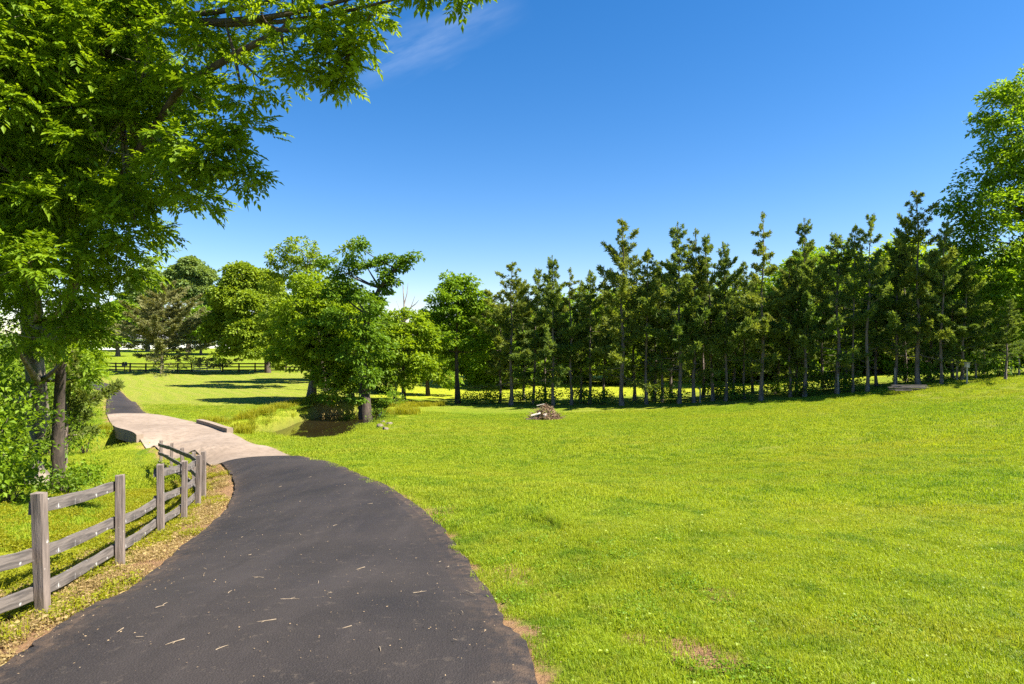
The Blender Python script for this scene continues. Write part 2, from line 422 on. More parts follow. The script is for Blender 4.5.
def gp(px, py, d0=3.5, d1=200):
    """the point of the ground seen at a pixel"""
    d = np.geomspace(d0, d1, 600); X = (px-512)/FPX*d; Z = CH-(py-HOR)/FPX*d
    h = ground(X, d); k = np.argmax(Z <= h)
    return np.array([X[k], d[k], h[k]])
def on(px, d):
    x = (px-512)/FPX*d
    return np.array([x, d, gz(x, d)])

S0, S1 = gp(512, 510), gp(632, 566); SV = unit((S1-S0)[None, :2])[0]; SL = np.linalg.norm((S1-S0)[:2])
def micro(x, y, rd):
    """small relief of the turf: humps and one low step where the mower turns"""
    al = (x-S0[0])*SV[0]+(y-S0[1])*SV[1]; ac = -(x-S0[0])*SV[1]+(y-S0[1])*SV[0]+.12*np.sin(al*2.6)
    st = .08*np.clip(ac/.12+.5, 0, 1)*np.clip(1-ac/1.6, 0, 1)*np.clip(al/1.2, 0, 1)*np.clip((SL-al)/1.0, 0, 1)
    amp = np.clip((rd-.1)/1.0, 0, 1)
    hump = .018*np.sin(x*1.9+1.3*np.sin(y*1.1))*np.cos(y*2.3+x*.4) + .012*np.sin(x*5.1+y*3.7)
    return st + amp*hump - .025*(rd < -.12)
def axis(segs):
    o = []
    for a, b, s in segs: o.append(np.arange(a, b, s))
    return np.concatenate(o)
def geo_axis(a, b, n, power=1.6): return a + (b-a)*np.linspace(0, 1, n)[1:]**power
gx = np.concatenate([-geo_axis(46, 1500, 26)[::-1], axis([(-46, -8, .34), (-8, 8, .16), (8, 46, .34)]), [46.], geo_axis(46, 1500, 26)])
gy = np.concatenate([-geo_axis(2, 300, 18)[::-1], axis([(-2, 3, .5), (3, 18, .16), (18, 60, .34), (60, 110, 1.0)]), [110.], geo_axis(110, 2500, 26)])
GX, GY = np.meshgrid(gx, gy); GZ = ground(GX, GY)
rd = seg_dist(GX, GY, RC); cdist = seg_dist(GX, GY, CREEK)
# slightly raised turf, rough with small humps
amp = np.clip((rd-.1)/1.0, 0, 1)
GZ = GZ + micro(GX, GY, rd)
nx, ny = len(gx), len(gy)
g = Geo()
I = np.arange(ny-1)[:, None]*nx + np.arange(nx-1)[None]
g.add(np.stack([GX, GY, GZ], -1).reshape(-1, 3), np.stack([I, I+1, I+nx+1, I+nx], -1).reshape(-1, 4))
gobj = g.build('ground', M['ground'], smooth=True); gobj['kind'] = 'structure'
gm = gobj.data
def vattr(name, vals):
    a = gm.attributes.new(name, 'FLOAT', 'POINT'); a.data.foreach_set('value', np.ascontiguousarray(vals, dtype=np.float32).ravel())
# which side of the drive
ci = np.argmin((GX[..., None]-RC[None, None, ::4, 0])**2 + (GY[..., None]-RC[None, None, ::4, 1])**2, -1)*4
ci = np.clip(ci, 0, len(RC)-2)
dx, dy = RC[ci+1, 0]-RC[ci, 0], RC[ci+1, 1]-RC[ci, 1]
left = (dx*(GY-RC[ci, 1]) - dy*(GX-RC[ci, 0])) > 0
dirt = np.where(left & (GY < 24), np.clip(1.15-rd/1.0, 0, 1)*.62, np.clip(1-rd/.35, 0, 1)*.40)
BARE = [(695,653,.20,.95),(640,638,.16,.8),(450,510,.35,.75),(444,520,.25,.6),(725,598,.22,.55),(540,632,.20,.6),(505,573,.30,.65),(735,665,.12,.5),
        (545,600,.25,.45),(520,585,.22,.5),(878,580,.10,.6),(470,535,.25,.5),(700,650,.10,.9)]
for (px, py, r, s) in BARE:
    c = gp(px, py); dirt = np.maximum(dirt, s*np.exp(-((GX-c[0])**2 + ((GY-c[1])*.8)**2)/(r*r)))
for (px, d, r, s) in ((311, 51, 2.6, .62), (330, 49, 2.2, .55), (360, 41.5, 1.6, .5), (150, 33, 2, .4)):
    c = on(px, d); dirt = np.maximum(dirt, s*np.exp(-((GX-c[0])**2+(GY-c[1])**2)/(r*r)))
vattr('dirt', dirt)
far_l = ((GX < -12) & (GY > 36)).astype(float)
vattr('stripe', far_l*np.clip((GY-36)/6, 0, 1)*np.clip((96-GY)/4, 0, 1)*.9)
vattr('stripe_near', ((GX > -8) & (GY > 14)).astype(float)*np.clip((GY-12)/10, 0, 1)*.6)
wild = np.where(left & (GY < 21) & (GX > -12), np.clip((rd-.55)/.5, 0, 1)*.75, 0)
wild = np.maximum(wild, np.clip(1-abs(cdist-1.2)/1.6, 0, 1)*.5)
wild = np.maximum(wild, ((GX > -14) & (GY > 62)).astype(float)*.9)
vattr('wild', wild)
vattr('mud', np.clip(1-(cdist)/.9, 0, 1))

# ------------------------------------------------------------------ drive and bridge
def strip(geo, i0, i1, lift, thick, ragged=0.0, ncross=10, ext=0.0):
    idx = np.arange(i0*SUB, i1*SUB+1); l = EL[idx, :2].copy(); r = ER[idx, :2].copy()
    if ragged:
        u = unit(r-l); l -= u*(rng.normal(size=(len(l), 1))*ragged); r += u*(rng.normal(size=(len(r), 1))*ragged)
    t = np.linspace(0, 1, ncross)[None, :, None]
    P = l[:, None]*(1-t) + r[:, None]*t
    z = land(P[..., 0], P[..., 1]) + lift + .03*(1-(2*t[..., 0]-1)**2)
    top = np.concatenate([P, z[..., None]], -1); n, m = top.shape[:2]
    Lk = top[:, :1].copy(); Lk[..., 2] -= thick; Rk = top[:, -1:].copy(); Rk[..., 2] -= thick
    A = np.concatenate([Lk, top, Rk], 1); m += 2
    k = np.arange(n-1)[:, None]*m + np.arange(m-1)[None]
    ed = np.zeros(m-1); ed[:4] = [1, .9, .35, .08]; ed[-4:] = [.08, .35, .9, 1]
    geo.add(A.reshape(-1, 3), np.stack([k, k+1, k+m+1, k+m], -1).reshape(-1, 4), np.tile(ed, n-1))
    B = np.concatenate([Lk, Rk], 1); k = np.arange(n-1)*2
    geo.add(B.reshape(-1, 3), np.stack([k, k+2, k+3, k+1], -1))
g = Geo(); strip(g, 0, J1, .040, .12, .018, 26); tag(g.build('driveway', M['asphalt'], smooth=False), None, None, kind='structure')
g = Geo(); strip(g, J2, len(LE)-1, .040, .12, .03); tag(g.build('driveway', M['asphalt']), None, None, kind='structure')

br = thing('concrete_bridge', 'pale concrete bridge carrying the driveway over the creek with low kerb walls', 'bridge', (*((EL[120, :2]+ER[120, :2])/2), -3.6))
def local(o): return np.array(o.location)
class Off(Geo):
    def __init__(s, o): super().__init__(); s.o = local(o)
    def add(s, V, F, tint=None): super().add(np.asarray(V, float)-s.o, F, tint)
g = Off(br); strip(g, J1, J2, .046, .34, 0.0, 12); g.build('deck', M['concrete'], br)
def wall_along(geo, pts, w, zlo, zhi):
    pts = np.asarray(pts, float); t = np.gradient(pts[:, :2], axis=0); nrm = unit(np.c_[-t[:, 1], t[:, 0]])*w/2
    a = pts[:, :2]+nrm; b = pts[:, :2]-nrm; lo = np.asarray(zlo); hi = np.asarray(zhi)
    V = np.stack([np.c_[a, lo], np.c_[a, hi], np.c_[b, hi], np.c_[b, lo]], 1); n = len(pts)
    F = []
    for i in range(n-1):
        for j in range(4): F.append([4*i+j, 4*i+(j+1) % 4, 4*i+4+(j+1) % 4, 4*i+4+j])
    F += [[0, 3, 2, 1], [4*n-4, 4*n-3, 4*n-2, 4*n-1]]
    geo.add(V.reshape(-1, 3), F)
# kerb walls: along the left edge and the right edge of the deck
kl = EL[int(13.0*SUB):int(14.2*SUB)]; kr = ER[int(13.0*SUB):int(14.0*SUB)+2]
for k in (kl, kr):
    zz = land(k[:, 0], k[:, 1])
    g = Off(br); wall_along(g, k, .3, zz-.33, zz+.26); g.build('kerb_wall', M['concrete'], br)
# abutments under both ends and the wing wall on the far left bank
for s in (12.3, 14.3):
    a, b = EL[int(s*SUB)], ER[int(s*SUB)]
    P = np.linspace(a, b, 5); zz = land(P[:, 0], P[:, 1])
    g = Off(br); wall_along(g, P, .5, zz*0-4.3, zz-.30); g.build('abutment', M['concrete'], br)
a = EL[int(14.2*SUB)].copy(); b = a + np.array([-5.0, -.2, 0])
P = np.linspace(a, b, 6)
g = Off(br); wall_along(g, P, .35, P[:, 0]*0-4.3, np.linspace(-2.45, -2.75, 6)); g.build('wing_wall', M['concrete'], br)

# water
g = Geo(); hw = CREEK[:, 2]+1.3; t = unit(np.gradient(CREEK[:, :2], axis=0)); nn = np.c_[-t[:, 1], t[:, 0]]
ts = np.linspace(-1, 1, 7)
P = CREEK[:, None, :2] + nn[:, None]*(hw[:, None]*ts[None])[..., None]
V = np.concatenate([P, np.full(P.shape[:2]+(1,), WATER_Z)], -1); n, m = V.shape[:2]
k = np.arange(n-1)[:, None]*m + np.arange(m-1)[None]
g.add(V.reshape(-1, 3), np.stack([k, k+m, k+m+1, k+1], -1).reshape(-1, 4))
tag(g.build('creek_water', M['water']), None, None, kind='structure')

# ------------------------------------------------------------------ trees
def trunk_path(base, top, bend=.25, n=9):
    mid = (base+top)/2 + np.array([rng.normal()*bend, rng.normal()*bend, 0])
    return bez(base, mid, top, n)

DENS, LEAFK = 2.3, 1.3
def broadleaf(name, label, cat, base, top, tr, lobes, leaf=(.20, .12), dens=2.0, per=34, mat='maple', bark='bark', group=None,
              spread=.55, comp=False, path=None, twig=True, flat=.75, limbs=True, up=.45, shell=.5):
    """base/top: trunk ends; lobes: (x,y,z,r[,rz]) in world space, real volumes that the limbs grow out to"""
    root = thing(name, label, cat, tuple(base), group)
    tg, cg = Off(root), Off(root)
    path = trunk_path(np.array(base), np.array(top)) if path is None else np.array(path)
    n = len(path); rad = tr*(1-.80*np.linspace(0, 1, n)); rad[0] *= 1.45
    if n > 4: rad[1] *= 1.08
    p0 = path.copy(); p0[0, 2] -= .25
    tube(tg, p0, rad, 10, .05)
    C_, D_ = [], []
    for lb in lobes:
        c = np.array(lb[:3]); r = lb[3]; rz = lb[4] if len(lb) > 4 else r*flat
        if limbs:
            dist_ = np.linalg.norm(path-c, axis=1) + .9*np.maximum(0, path[:, 2]-c[2]+r*.4); dist_[:max(1, int(n*.28))] = 1e9
            k = int(np.argmin(dist_)); s = path[k]; Ls = np.linalg.norm(c-s)
            mid = (s+c)/2 + np.array([rng.normal()*.2*r, rng.normal()*.2*r, -.12*np.linalg.norm(c-s)+.1*r])
            lp = bez(s, mid, c, 7); lr = np.linspace(min(rad[k]*.6, .030+.022*Ls), .012, 7)
            tube(tg, lp, lr, 6, .05)
        nc = max(4, int(.5*dens*DENS*4.19*r*r*rz))
        u = unit(rng.normal(size=(nc, 3))); rr = shell + (1-shell)*rng.random(nc)**.5
        e = c + u*np.c_[rr*r, rr*r, rr*rz]
        if limbs and twig:
            for q in e[::4]:
                s = lp[rng.integers(3, 7)] if rng.random() < .8 else c
                tube(tg, bez(s, (s+q)/2+rng.normal(size=3)*.12*r, q, 4), np.array([.016, .012, .008, .005]), 4)
        o = unit(e - c + np.array([0, 0, .25*r]))
        pn = per*2; sp_ = spread*rng.uniform(.75, 1.5, (nc, 1, 1))
        v = unit(rng.normal(size=(nc, pn, 3)))*rng.random((nc, pn, 1))**(.7 if comp else .45)
        v = v*sp_*np.array([1.15, 1.15, .5]); v[..., 2] -= .25*(v[..., :2]**2).sum(-1)/sp_[..., 0]
        C_.append((e[:, None]+v*(.6 if comp else 1.)).reshape(-1, 3))
        D_.append((unit(v)*.8 + o[:, None]*.45 + rng.normal(size=v.shape)*.38 + np.array([0, 0, -.12 + .1*comp])).reshape(-1, 3))
    Cc, Dd = np.concatenate(C_), np.concatenate(D_)
    if comp: compound(cg, Cc, Dd, rng.uniform(.28, .46, len(Cc)))
    else:
        s = rng.uniform(.7, 1.25, len(Cc)); leaves(cg, Cc, Dd, LEAFK*leaf[0]*s, LEAFK*leaf[1]*s, upbias=up)
    tg.build('trunk', M[bark], root, True); cg.build('crown', M[mat], root)
    return root

def PL(px, py, r, d, dd=0.0):
    """a lobe: centre on a ray through a pixel at depth d(+dd), radius given in pixels -> metres"""
    p = W(px, py, d+dd); return (*p, r*d/FPX)

def auto_lobes(base, H, R, h0=.3, n=9, rr=.42):
    o = []
    for i in range(n):
        t = (i+.5)/n; h = H*(h0+(1-h0)*(t*.86+.05)); w = R*math.sqrt(max(.05, 1-((t-.42)/.62)**2)); a = i*2.4+rng.random()
        q = w*rng.uniform(.35, .72); r = max(.5, R*rr*rng.uniform(.8, 1.25)*(1-.35*t))
        o.append((base[0]+cos(a)*q, base[1]+sin(a)*q, base[2]+h, r))
    return o

def cedar_meshes(seed, H, R, low=.14, gap=.0, dens=1.0, nb=74, double=False):
    """eastern red cedar: straight trunk, ascending ragged branches with sprays of scale leaves"""
    global rng
    keep = rng; rng = np.random.default_rng(seed); R = R*2.1; dens = dens*2.2; nb = int(nb*.8)
    tg, cg = Geo(), Geo()
    lean = rng.normal(size=2)*.25
    tz = np.linspace(-.2, H, 12); cx = lean[0]*(tz/H)**2 + .06*np.sin(tz*1.1); cy = lean[1]*(tz/H)**2 + .06*np.cos(tz*.9)
    path = np.c_[cx, cy, tz]; rad = .155*(1-tz/H*.93); rad[0] *= 1.4
    tube(tg, path, np.maximum(rad, .012), 8, .06)
    C_, D_, S_, Z_ = [], [], [], []
    for i in range(nb):
        t = low + (.985-low)*((i+rng.random())/nb)**.92
        az_k = i*2.399
        if rng.random() < gap+.12: continue
        prof = (1-t)**.85*min(1, .55+(t-low)/.20)*(1+.32*math.sin(az_k*2.1+t*17)+.22*math.sin(t*41+seed))
        L = R*prof*rng.uniform(.4, 1.3) + .16
        az = i*2.399 + rng.normal()*.5; el = radians(-4+36*t+rng.normal()*13)
        s = np.array([np.interp(t*H, tz, cx), np.interp(t*H, tz, cy), t*H])
        h = np.array([cos(az), sin(az), 0]); e = s + h*L*cos(el) + np.array([0, 0, L*sin(el)+.14*L])
        bp = bez(s, s + h*L*.5*cos(el) + np.array([0, 0, L*.34*sin(el)-.05*L]), e, 6)
        tube(tg, bp, np.linspace(.034*(1-t)+.010, .005, 6), 4)
        thin = np.clip((t-low)/.30, .18, 1)*rng.uniform(.55, 1.15)
        nc = max(3, int(13*L*dens*thin+2))
        q = np.clip(1-rng.random(nc)**1.25*.82, .1, 1); pts = np.stack([np.interp(q*5, range(6), bp[:, j]) for j in range(3)], -1)
        side = rng.normal(size=(nc, 3))*np.array([.17, .17, .09])*(.6+L*.30)
        pts = pts + side*(1.15-q)[:, None]
        per = 10
        C_.append(np.repeat(pts, per, 0) + rng.normal(size=(nc*per, 3))*(.085-.05*t))
        D_.append(unit(e-s)*.75 + np.repeat(unit(side)*.5, per, 0) + rng.normal(size=(nc*per, 3))*.5 + np.array([0, 0, .22]))
        S_.append(np.full(nc*per, np.clip(rng.normal(.35+.35*(t > .55), .18), 0, 1))); Z_.append(np.full(nc*per, 1-.42*t))  # upper sprays tinted lighter: sunlight put into the foliage colour
    # leader
    k = 70; q = rng.random(k); C_.append(np.c_[cx[-1]+rng.normal(size=k)*.05*(.4+q), cy[-1]+rng.normal(size=k)*.05*(.4+q), H-q*1.2])
    D_.append(np.tile([0, 0, 1.], (k, 1))+rng.normal(size=(k, 3))*.4); S_.append(np.full(k, .6)); Z_.append(np.full(k, .5))
    # dead snags low on the stem
    for i in range(16):
        z = H*rng.uniform(.08, .30); az = rng.random()*6.28; L = rng.uniform(.3, 1.1)
        s = np.array([0, 0, z]); e = s+np.array([cos(az)*L, sin(az)*L, rng.normal()*.2])
        tube(tg, bez(s, (s+e)/2+np.array([0, 0, -.08]), e, 4), np.array([.018, .013, .009, .004]), 4)
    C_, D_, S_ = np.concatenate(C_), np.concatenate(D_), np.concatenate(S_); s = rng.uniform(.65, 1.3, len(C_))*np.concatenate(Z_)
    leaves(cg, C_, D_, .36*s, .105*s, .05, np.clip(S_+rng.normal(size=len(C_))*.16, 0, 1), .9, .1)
    rng = keep
    return tg, cg

def cedar_proto(seed, H, R, mat='cedar', **kw):
    tg, cg = cedar_meshes(seed, H, R, **kw)
    return (H, tg.mesh('trunk', M['bark_cedar'], True), cg.mesh('crown', M[mat]))
def place_conifer(name, proto, base, H, wid, label, cat, group, rz):
    r = thing(name, label, cat, tuple(base), group, rz)
    s = H/proto[0]; r.scale = (s*wid, s*wid, s)
    for nm, me in (('trunk', proto[1]), ('crown', proto[2])):
        o = bpy.data.objects.new(nm, me); COL.objects.link(o); o.parent = r
    return r

# --- the row of cedars across the lawn (px of trunk, depth, row of the top, width, proto, label)
PROTO = [cedar_proto(1, 13, 2.0, 'cedar', low=.15), cedar_proto(2, 13, 1.75, 'cedar_warm', gap=.12), cedar_proto(3, 13, 2.25, 'cedar', gap=.12, low=.13),
         cedar_proto(4, 13, 1.5, 'cedar_warm', nb=66, gap=.1), cedar_proto(5, 13, 1.9, 'cedar', low=.22), cedar_proto(6, 13, 1.6, 'cedar', low=.42, gap=.25, nb=60)]
def rowd(px): return 56.5-(px-460)*11.5/480
ROW = [ # px, top row, width, proto, dd, label
 (511, 262, 1.15, 1, 0.0, 'olive cedar at the left end of the conifer row'),
 (534, 268, .95, 2, 1.2, 'dark narrow cedar second from the left end of the conifer row'),
 (553, 256, .95, 0, -.3, 'pointed cedar left of and behind the brush pile, with a thin spire'),
 (571, 268, 1.0, 3, .6, 'slim olive cedar just right of the one behind the brush pile'),
 (590, 272, 1.05, 4, 1.6, 'short dark cedar pressed against the left side of the tall spired cedar'),
 (622, 218, 1.0, 1, -.4, 'tall open cedar with a spire well above its neighbours in the left half'),
 (646, 250, .85, 5, .4, 'thin cedar with a bare lower stem right of the tall spired cedar'),
 (662, 262, .9, 4, 1.8, 'short dark cedar half hidden between two taller cedars mid row'),
 (680, 222, .95, 0, 0, 'tall sharp topped cedar, left one of the close pair in mid row'),
 (694, 229, .95, 3, .5, 'tall sharp topped cedar, right one of the close pair in mid row'),
 (712, 236, .9, 2, 1.0, 'broad dark cedar with a blunt top, right of the close pair'),
 (726, 244, .85, 4, .2, 'leafy low skirted cedar left of the spire standing free against the sky'),
 (762, 213, .92, 3, -.5, 'cedar with a free standing spire and pale trunk at the centre of the right half'),
 (744, 262, .8, 5, 1.5, 'small cedar tucked behind the left side of the free standing spire'),
 (790, 258, .9, 1, .8, 'low olive cedar filling the dip right of the free standing spire'),
 (805, 218, .85, 0, .2, 'narrow spired cedar left of the bushy yellow green top'),
 (838, 232, 1.1, 2, .3, 'bushy wide topped cedar in the right half of the row'),
 (853, 226, .62, 5, -.2, 'thin cedar with a long bare stem and few top branches'),
 (867, 214, .85, 5, -.6, 'sparse cedar with a long pale bare stem and tufted top'),
 (896, 236, .95, 4, .6, 'dark cedar with a low skirt left of the lumber pile'),
 (918, 190, .95, 1, .0, 'tallest cedar at the right of the row, loose ragged top above the lumber pile'),
 (941, 222, .75, 5, -.6, 'leaning bare stemmed cedar just right of the lumber pile'),
 (962, 262, 1.2, 2, .4, 'low wide dark cedar under the big right hand tree'),
 (1006, 300, 1.3, 4, -1.0, 'short dark cedar by the right edge of the lawn')]
for i, (px, top, wd, pr, dd, label) in enumerate(ROW):
    d = rowd(px)+dd; b = on(px, d); H = CH-(top-HOR)/FPX*d - b[2]
    place_conifer('cedar_tree', PROTO[pr], b, H, wd, label, 'cedar tree', 'cedars in the row across the lawn', i*1.7)

R2 = [(500,290),(524,285),(545,285),(581,282),(604,278),(634,262),(655,275),(671,258),(703,262),(734,270),(752,275),(778,272),(797,262),(822,256),(846,262),(876,252),(905,240),(930,250),(952,256),(984,290)]
for i, (px, top) in enumerate(R2):
    d = rowd(px)+3.2+1.5*((i*5) % 3); b = on(px, d)
    place_conifer('cedar_tree', PROTO[(i*5+1) % 6], b, CH-(top-HOR)/FPX*d-b[2], 1.0, 'lower dark cedar of the second rank, half hidden behind the front row of cedars', 'cedar tree', 'second rank cedars behind the front row', i*2.3)

# extra conifer by the far fence
sp = cedar_proto(21, 11, 4.3, 'spruce', low=.10, dens=1.1, nb=110)
d = 91; b = on(161.5, d); place_conifer('spruce_tree', sp, b, CH-(286-HOR)/FPX*d-b[2], 1.25, 'broad brownish green conifer standing at the far board fence', 'conifer', None, .4)

# --- broadleaf trees in the middle distance
def mid_tree(label, trunk, top, tr, lobes, **kw):
    (px, d) = trunk; b = on(px, d); t = W(top[0], top[1], d); kw['dens'] = kw.get('dens', 2)*2.3; kw['spread'] = kw.get('spread', .55)*.72; kw['per'] = int(kw.get('per', 34)*.72); kw['leaf'] = tuple(1.15*v for v in kw.get('leaf', (.20, .12)))
    return broadleaf(kw.pop('name', 'leafy_tree'), label, 'tree', b, t, tr, [PL(x, y, r, d, dd) for (x, y, r, dd) in lobes], **kw)
mid_tree('round topped bright green tree at the left end of the conifer row', (458, 58), (458, 300), .24,
    [(458,290,18,0),(442,300,15,-1),(474,300,16,1),(430,318,13,0),(486,312,13,0),(458,318,20,1),(440,336,15,-1),(474,338,16,0),(455,356,13,1),(484,350,10,0),(428,345,12,1),(448,280,10,0),(468,281,10,0)],
    mat='maple', bark='bark_dark', dens=1.5, per=30, group=None)
mid_tree('bright green tree over the creek with its pale trunk on a bare earth bank', (311, 51), (318, 290), .32,
    [(300,310,22,0),(322,300,24,1),(345,320,24,0),(290,330,18,-1),(318,338,26,-2),(345,352,22,-2),(300,356,18,-1),(330,372,18,-2),(355,378,15,-2),(308,284,16,1),(282,352,14,0),(332,395,10,-3)],
    mat='lime', bark='bark_pale', dens=1.5, per=30)
# dark leaning trunk wrapped in ivy with a long arm to the upper right
d = 47; b = on(366, d)
p = np.array([b, W(364,385,d), W(362,350,d), W(368,315,d), W(380,288,d), W(396,268,d), W(412,256,d)])
broadleaf('leaning_tree', 'dark ivy wrapped tree leaning right with a long arm against the sky', 'tree', b, p[-1], .36,
    [PL(*q) for q in ((412,256,10,d),(398,262,11,d),(382,262,12,d,.5),(388,280,11,d),(362,258,13,d,1),(345,268,14,d,1),(356,244,8,d),(338,290,15,d,1),(372,300,13,d,-1),(362,326,14,d,-1),(378,345,14,d,0),(352,352,14,d,-1),(370,375,13,d,-1),(358,395,10,d,-1),(404,262,8,d),(390,275,8,d),(382,286,8,d),(375,298,9,d),(370,312,9,d),(366,328,9,d),(363,345,9,d),(362,362,9,d),(364,380,8,d),(330,262,8,d,1),(352,290,12,d,1),(338,318,14,d,0))],
    mat='ivy', bark='bark_dark', dens=3.2, per=30, path=p, leaf=(.19, .125), spread=.42)
mid_tree('tall loose crowned tree with thin foliage high behind the creek trees', (326, 66), (305, 262), .22,
    [(300,250,17,0),(320,262,15,1),(282,258,15,0),(296,275,18,2),(325,285,15,0),(275,285,16,0),(305,300,18,0),(345,250,9,-2),(352,242,6,-2),(335,300,14,2),(275,315,16,0),(312,330,16,1)],
    mat='olive', bark='bark', dens=.6, per=26, leaf=(.24, .13))
mid_tree('fresh green low tree right of the leaning ivy tree', (405, 55), (404, 330), .2,
    [(404,320,16,0),(392,335,14,-1),(420,332,15,0),(432,345,13,1),(404,350,16,-1),(425,362,14,-1),(388,362,13,0),(410,378,13,-1),(436,375,10,0),(418,318,10,1)],
    mat='lime', bark='bark_dark', dens=1.6, per=30)
mid_tree('small pale stemmed tree behind the root clump right of the creek', (394, 57), (398, 330), .14,
    [(396,322,10,1),(388,345,11,1),(400,360,11,2),(380,372,10,1)], mat='maple', bark='bark_pale', dens=1.6, per=28)
mid_tree('wide yellow green tree beyond the bridge lawn near the far fence', (268, 93), (258, 275), .36,
    [(240,275,17,0),(262,285,20,2),(228,296,17,-1),(250,306,20,-2),(275,306,18,1),(222,322,15,0),(245,330,17,-3),(270,332,17,0),(232,345,11,-3),(288,322,14,2),(212,335,9,-1),(256,348,12,-3),(222,355,7,-4)],
    mat='olive', bark='bark_dark', dens=.75, per=30, leaf=(.32, .19), spread=.8)
mid_tree('small dark round tree on the upper lawn in front of the white house', (201, 150), (201, 330), .3,
    [(201,325,14,0),(190,330,11,0),(214,330,11,0),(204,316,11,0)], mat='maple', bark='bark_dark', dens=.55, per=34, leaf=(.42, .25), spread=.95)
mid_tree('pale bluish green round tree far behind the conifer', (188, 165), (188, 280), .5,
    [(190,268,13,0),(178,275,12,0),(202,276,12,0),(188,288,16,0),(172,292,11,0),(206,294,12,0),(190,262,8,0)], mat='hazed', dens=.5, per=34, leaf=(.45, .27), spread=1.0)
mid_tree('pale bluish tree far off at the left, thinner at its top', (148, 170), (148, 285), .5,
    [(148,276,11,0),(138,285,12,0),(158,285,11,0),(148,298,14,0),(130,300,10,0),(150,262,5,0)], mat='hazed', dens=.45, per=30, leaf=(.45, .27), spread=1.0)
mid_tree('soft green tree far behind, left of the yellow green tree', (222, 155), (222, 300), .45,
    [(222,300,13,0),(210,310,12,0),(232,312,12,0),(218,324,12,0),(204,330,9,0)], mat='hazed', dens=.5, per=34, leaf=(.45, .27), spread=1.0)
mid_tree('broad green tree far behind the big near tree, left of the conifer', (118, 140), (118, 310), .45,
    [(120,312,15,0),(105,320,15,0),(132,322,13,0),(112,335,13,0),(90,325,16,0)], mat='maple', dens=.55, per=34, leaf=(.42, .25), spread=.95)
mid_tree('dark backed tree between the far fence and the leaning tree', (330, 78), (330, 300), .3,
    [(335,300,16,0),(352,310,16,0),(320,320,16,0),(345,335,16,0),(365,330,14,0),(330,350,14,0),(360,355,14,0),(315,345,13,0),(378,318,12,2),(384,340,13,2)], mat='maple', bark='bark_dark', dens=.8, per=30, leaf=(.26, .16), spread=.7)
mid_tree('bright low branched tree wrapping the lower part of the leaning ivy tree', (352, 53), (350, 300), .22,
    [(330,300,15,0),(348,290,14,1),(365,305,15,0),(340,322,17,-1),(366,330,16,-1),(380,322,11,1),(350,345,17,-2),(375,355,15,-1),(338,362,14,-2),(360,375,14,-2),(385,372,11,0),(345,390,9,-2)], mat='under', bark='bark_dark', dens=1.7, per=30)
mid_tree('leafy tree closing the gap behind the fresh green low tree', (428, 66), (428, 310), .2,
    [(428,318,13,0),(415,330,13,0),(442,332,13,0),(428,345,14,0),(410,355,13,0),(445,356,13,0),(428,370,13,0),(405,376,11,0),(450,378,11,0)], mat='maple', bark='bark_dark', dens=1.4, per=30)
mid_tree('leafy tree behind the leaning trunk, lower right side', (385, 68), (385, 320), .2,
    [(385,330,13,0),(372,340,13,0),(398,342,13,0),(385,355,14,0),(370,366,13,0),(398,368,13,0),(384,382,11,0)], mat='maple', bark='bark_dark', dens=1.4, per=30)
mid_tree('yellow green tree between the far fence and the pale trunked creek tree', (340, 74), (300, 300), .2,
    [(285,305,15,0),(300,312,14,0),(272,320,14,0),(290,328,16,0),(308,335,14,0),(275,342,14,0),(295,350,14,0),(312,356,12,0),(280,362,9,-1)], mat='olive', bark='bark', dens=1.2, per=30, leaf=(.24,.14))
# dead snag
d = 60; b = on(404, d); r = thing('dead_snag', 'bare grey dead snag rising above the fresh green low tree', 'dead tree', tuple(b)); g = Off(r)
tube(g, [b-[0,0,.2], W(403,360,d), W(405,320,d), W(403,285,d)], [.2, .15, .1, .03], 7, .08)
for (x, y, x2, y2) in ((405,318,415,296),(404,325,396,300),(404,305,408,283),(410,308,419,300)): tube(g, [W(x,y,d), W((x+x2)/2+1,(y+y2)/2,d), W(x2,y2,d)], [.06, .04, .012], 5)
g.build('trunk', M['deadwood'], r, True)

# --- bright woods behind the cedars: each tree its own
back = [(475,82,305),(502,76,300),(528,92,298),(560,84,292),(590,90,285),(618,80,290),(648,88,282),(676,94,275),(705,80,285),(735,76,272),(765,84,280),
        (795,70,252),(822,74,240),(850,82,250),(880,72,248),(905,78,240),(935,68,246),(960,76,250),(990,66,262),(1020,72,240),(1050,60,235)]
BACKL = ['sunlit yellow green tree seen through the gap left of the conifer row', 'bright leafy tree behind the left end cedar', 'light green tree behind the pointed cedar above the brush pile',
 'leafy tree glimpsed behind the slim cedar right of the brush pile', 'leafy tree behind the short dark cedar left of the tall spired one', 'leafy tree directly behind the tall open spired cedar',
 'light green tree behind the thin bare stemmed cedar mid row', 'far leafy tree behind the close pair of cedars', 'leafy tree between the close pair and the broad dark cedar',
 'leafy tree just left of the free standing spire, in the second rank', 'leafy tree directly behind the free standing spire', 'tall bright tree filling the gap right of the free standing spire',
 'tall yellow green tree behind the narrow spired cedar', 'leafy tree behind the thin long stemmed cedar', 'bright tree behind the sparse tufted cedar', 'bright tree behind the dark skirted cedar',
 'leafy tree behind the tallest right hand cedar', 'leafy tree behind the leaning bare stemmed cedar', 'leafy tree behind the low wide dark cedar', 'leafy tree at the right edge, behind the big right hand tree', 'rearmost leafy tree beyond the right edge of the lawn']
protos_b = []
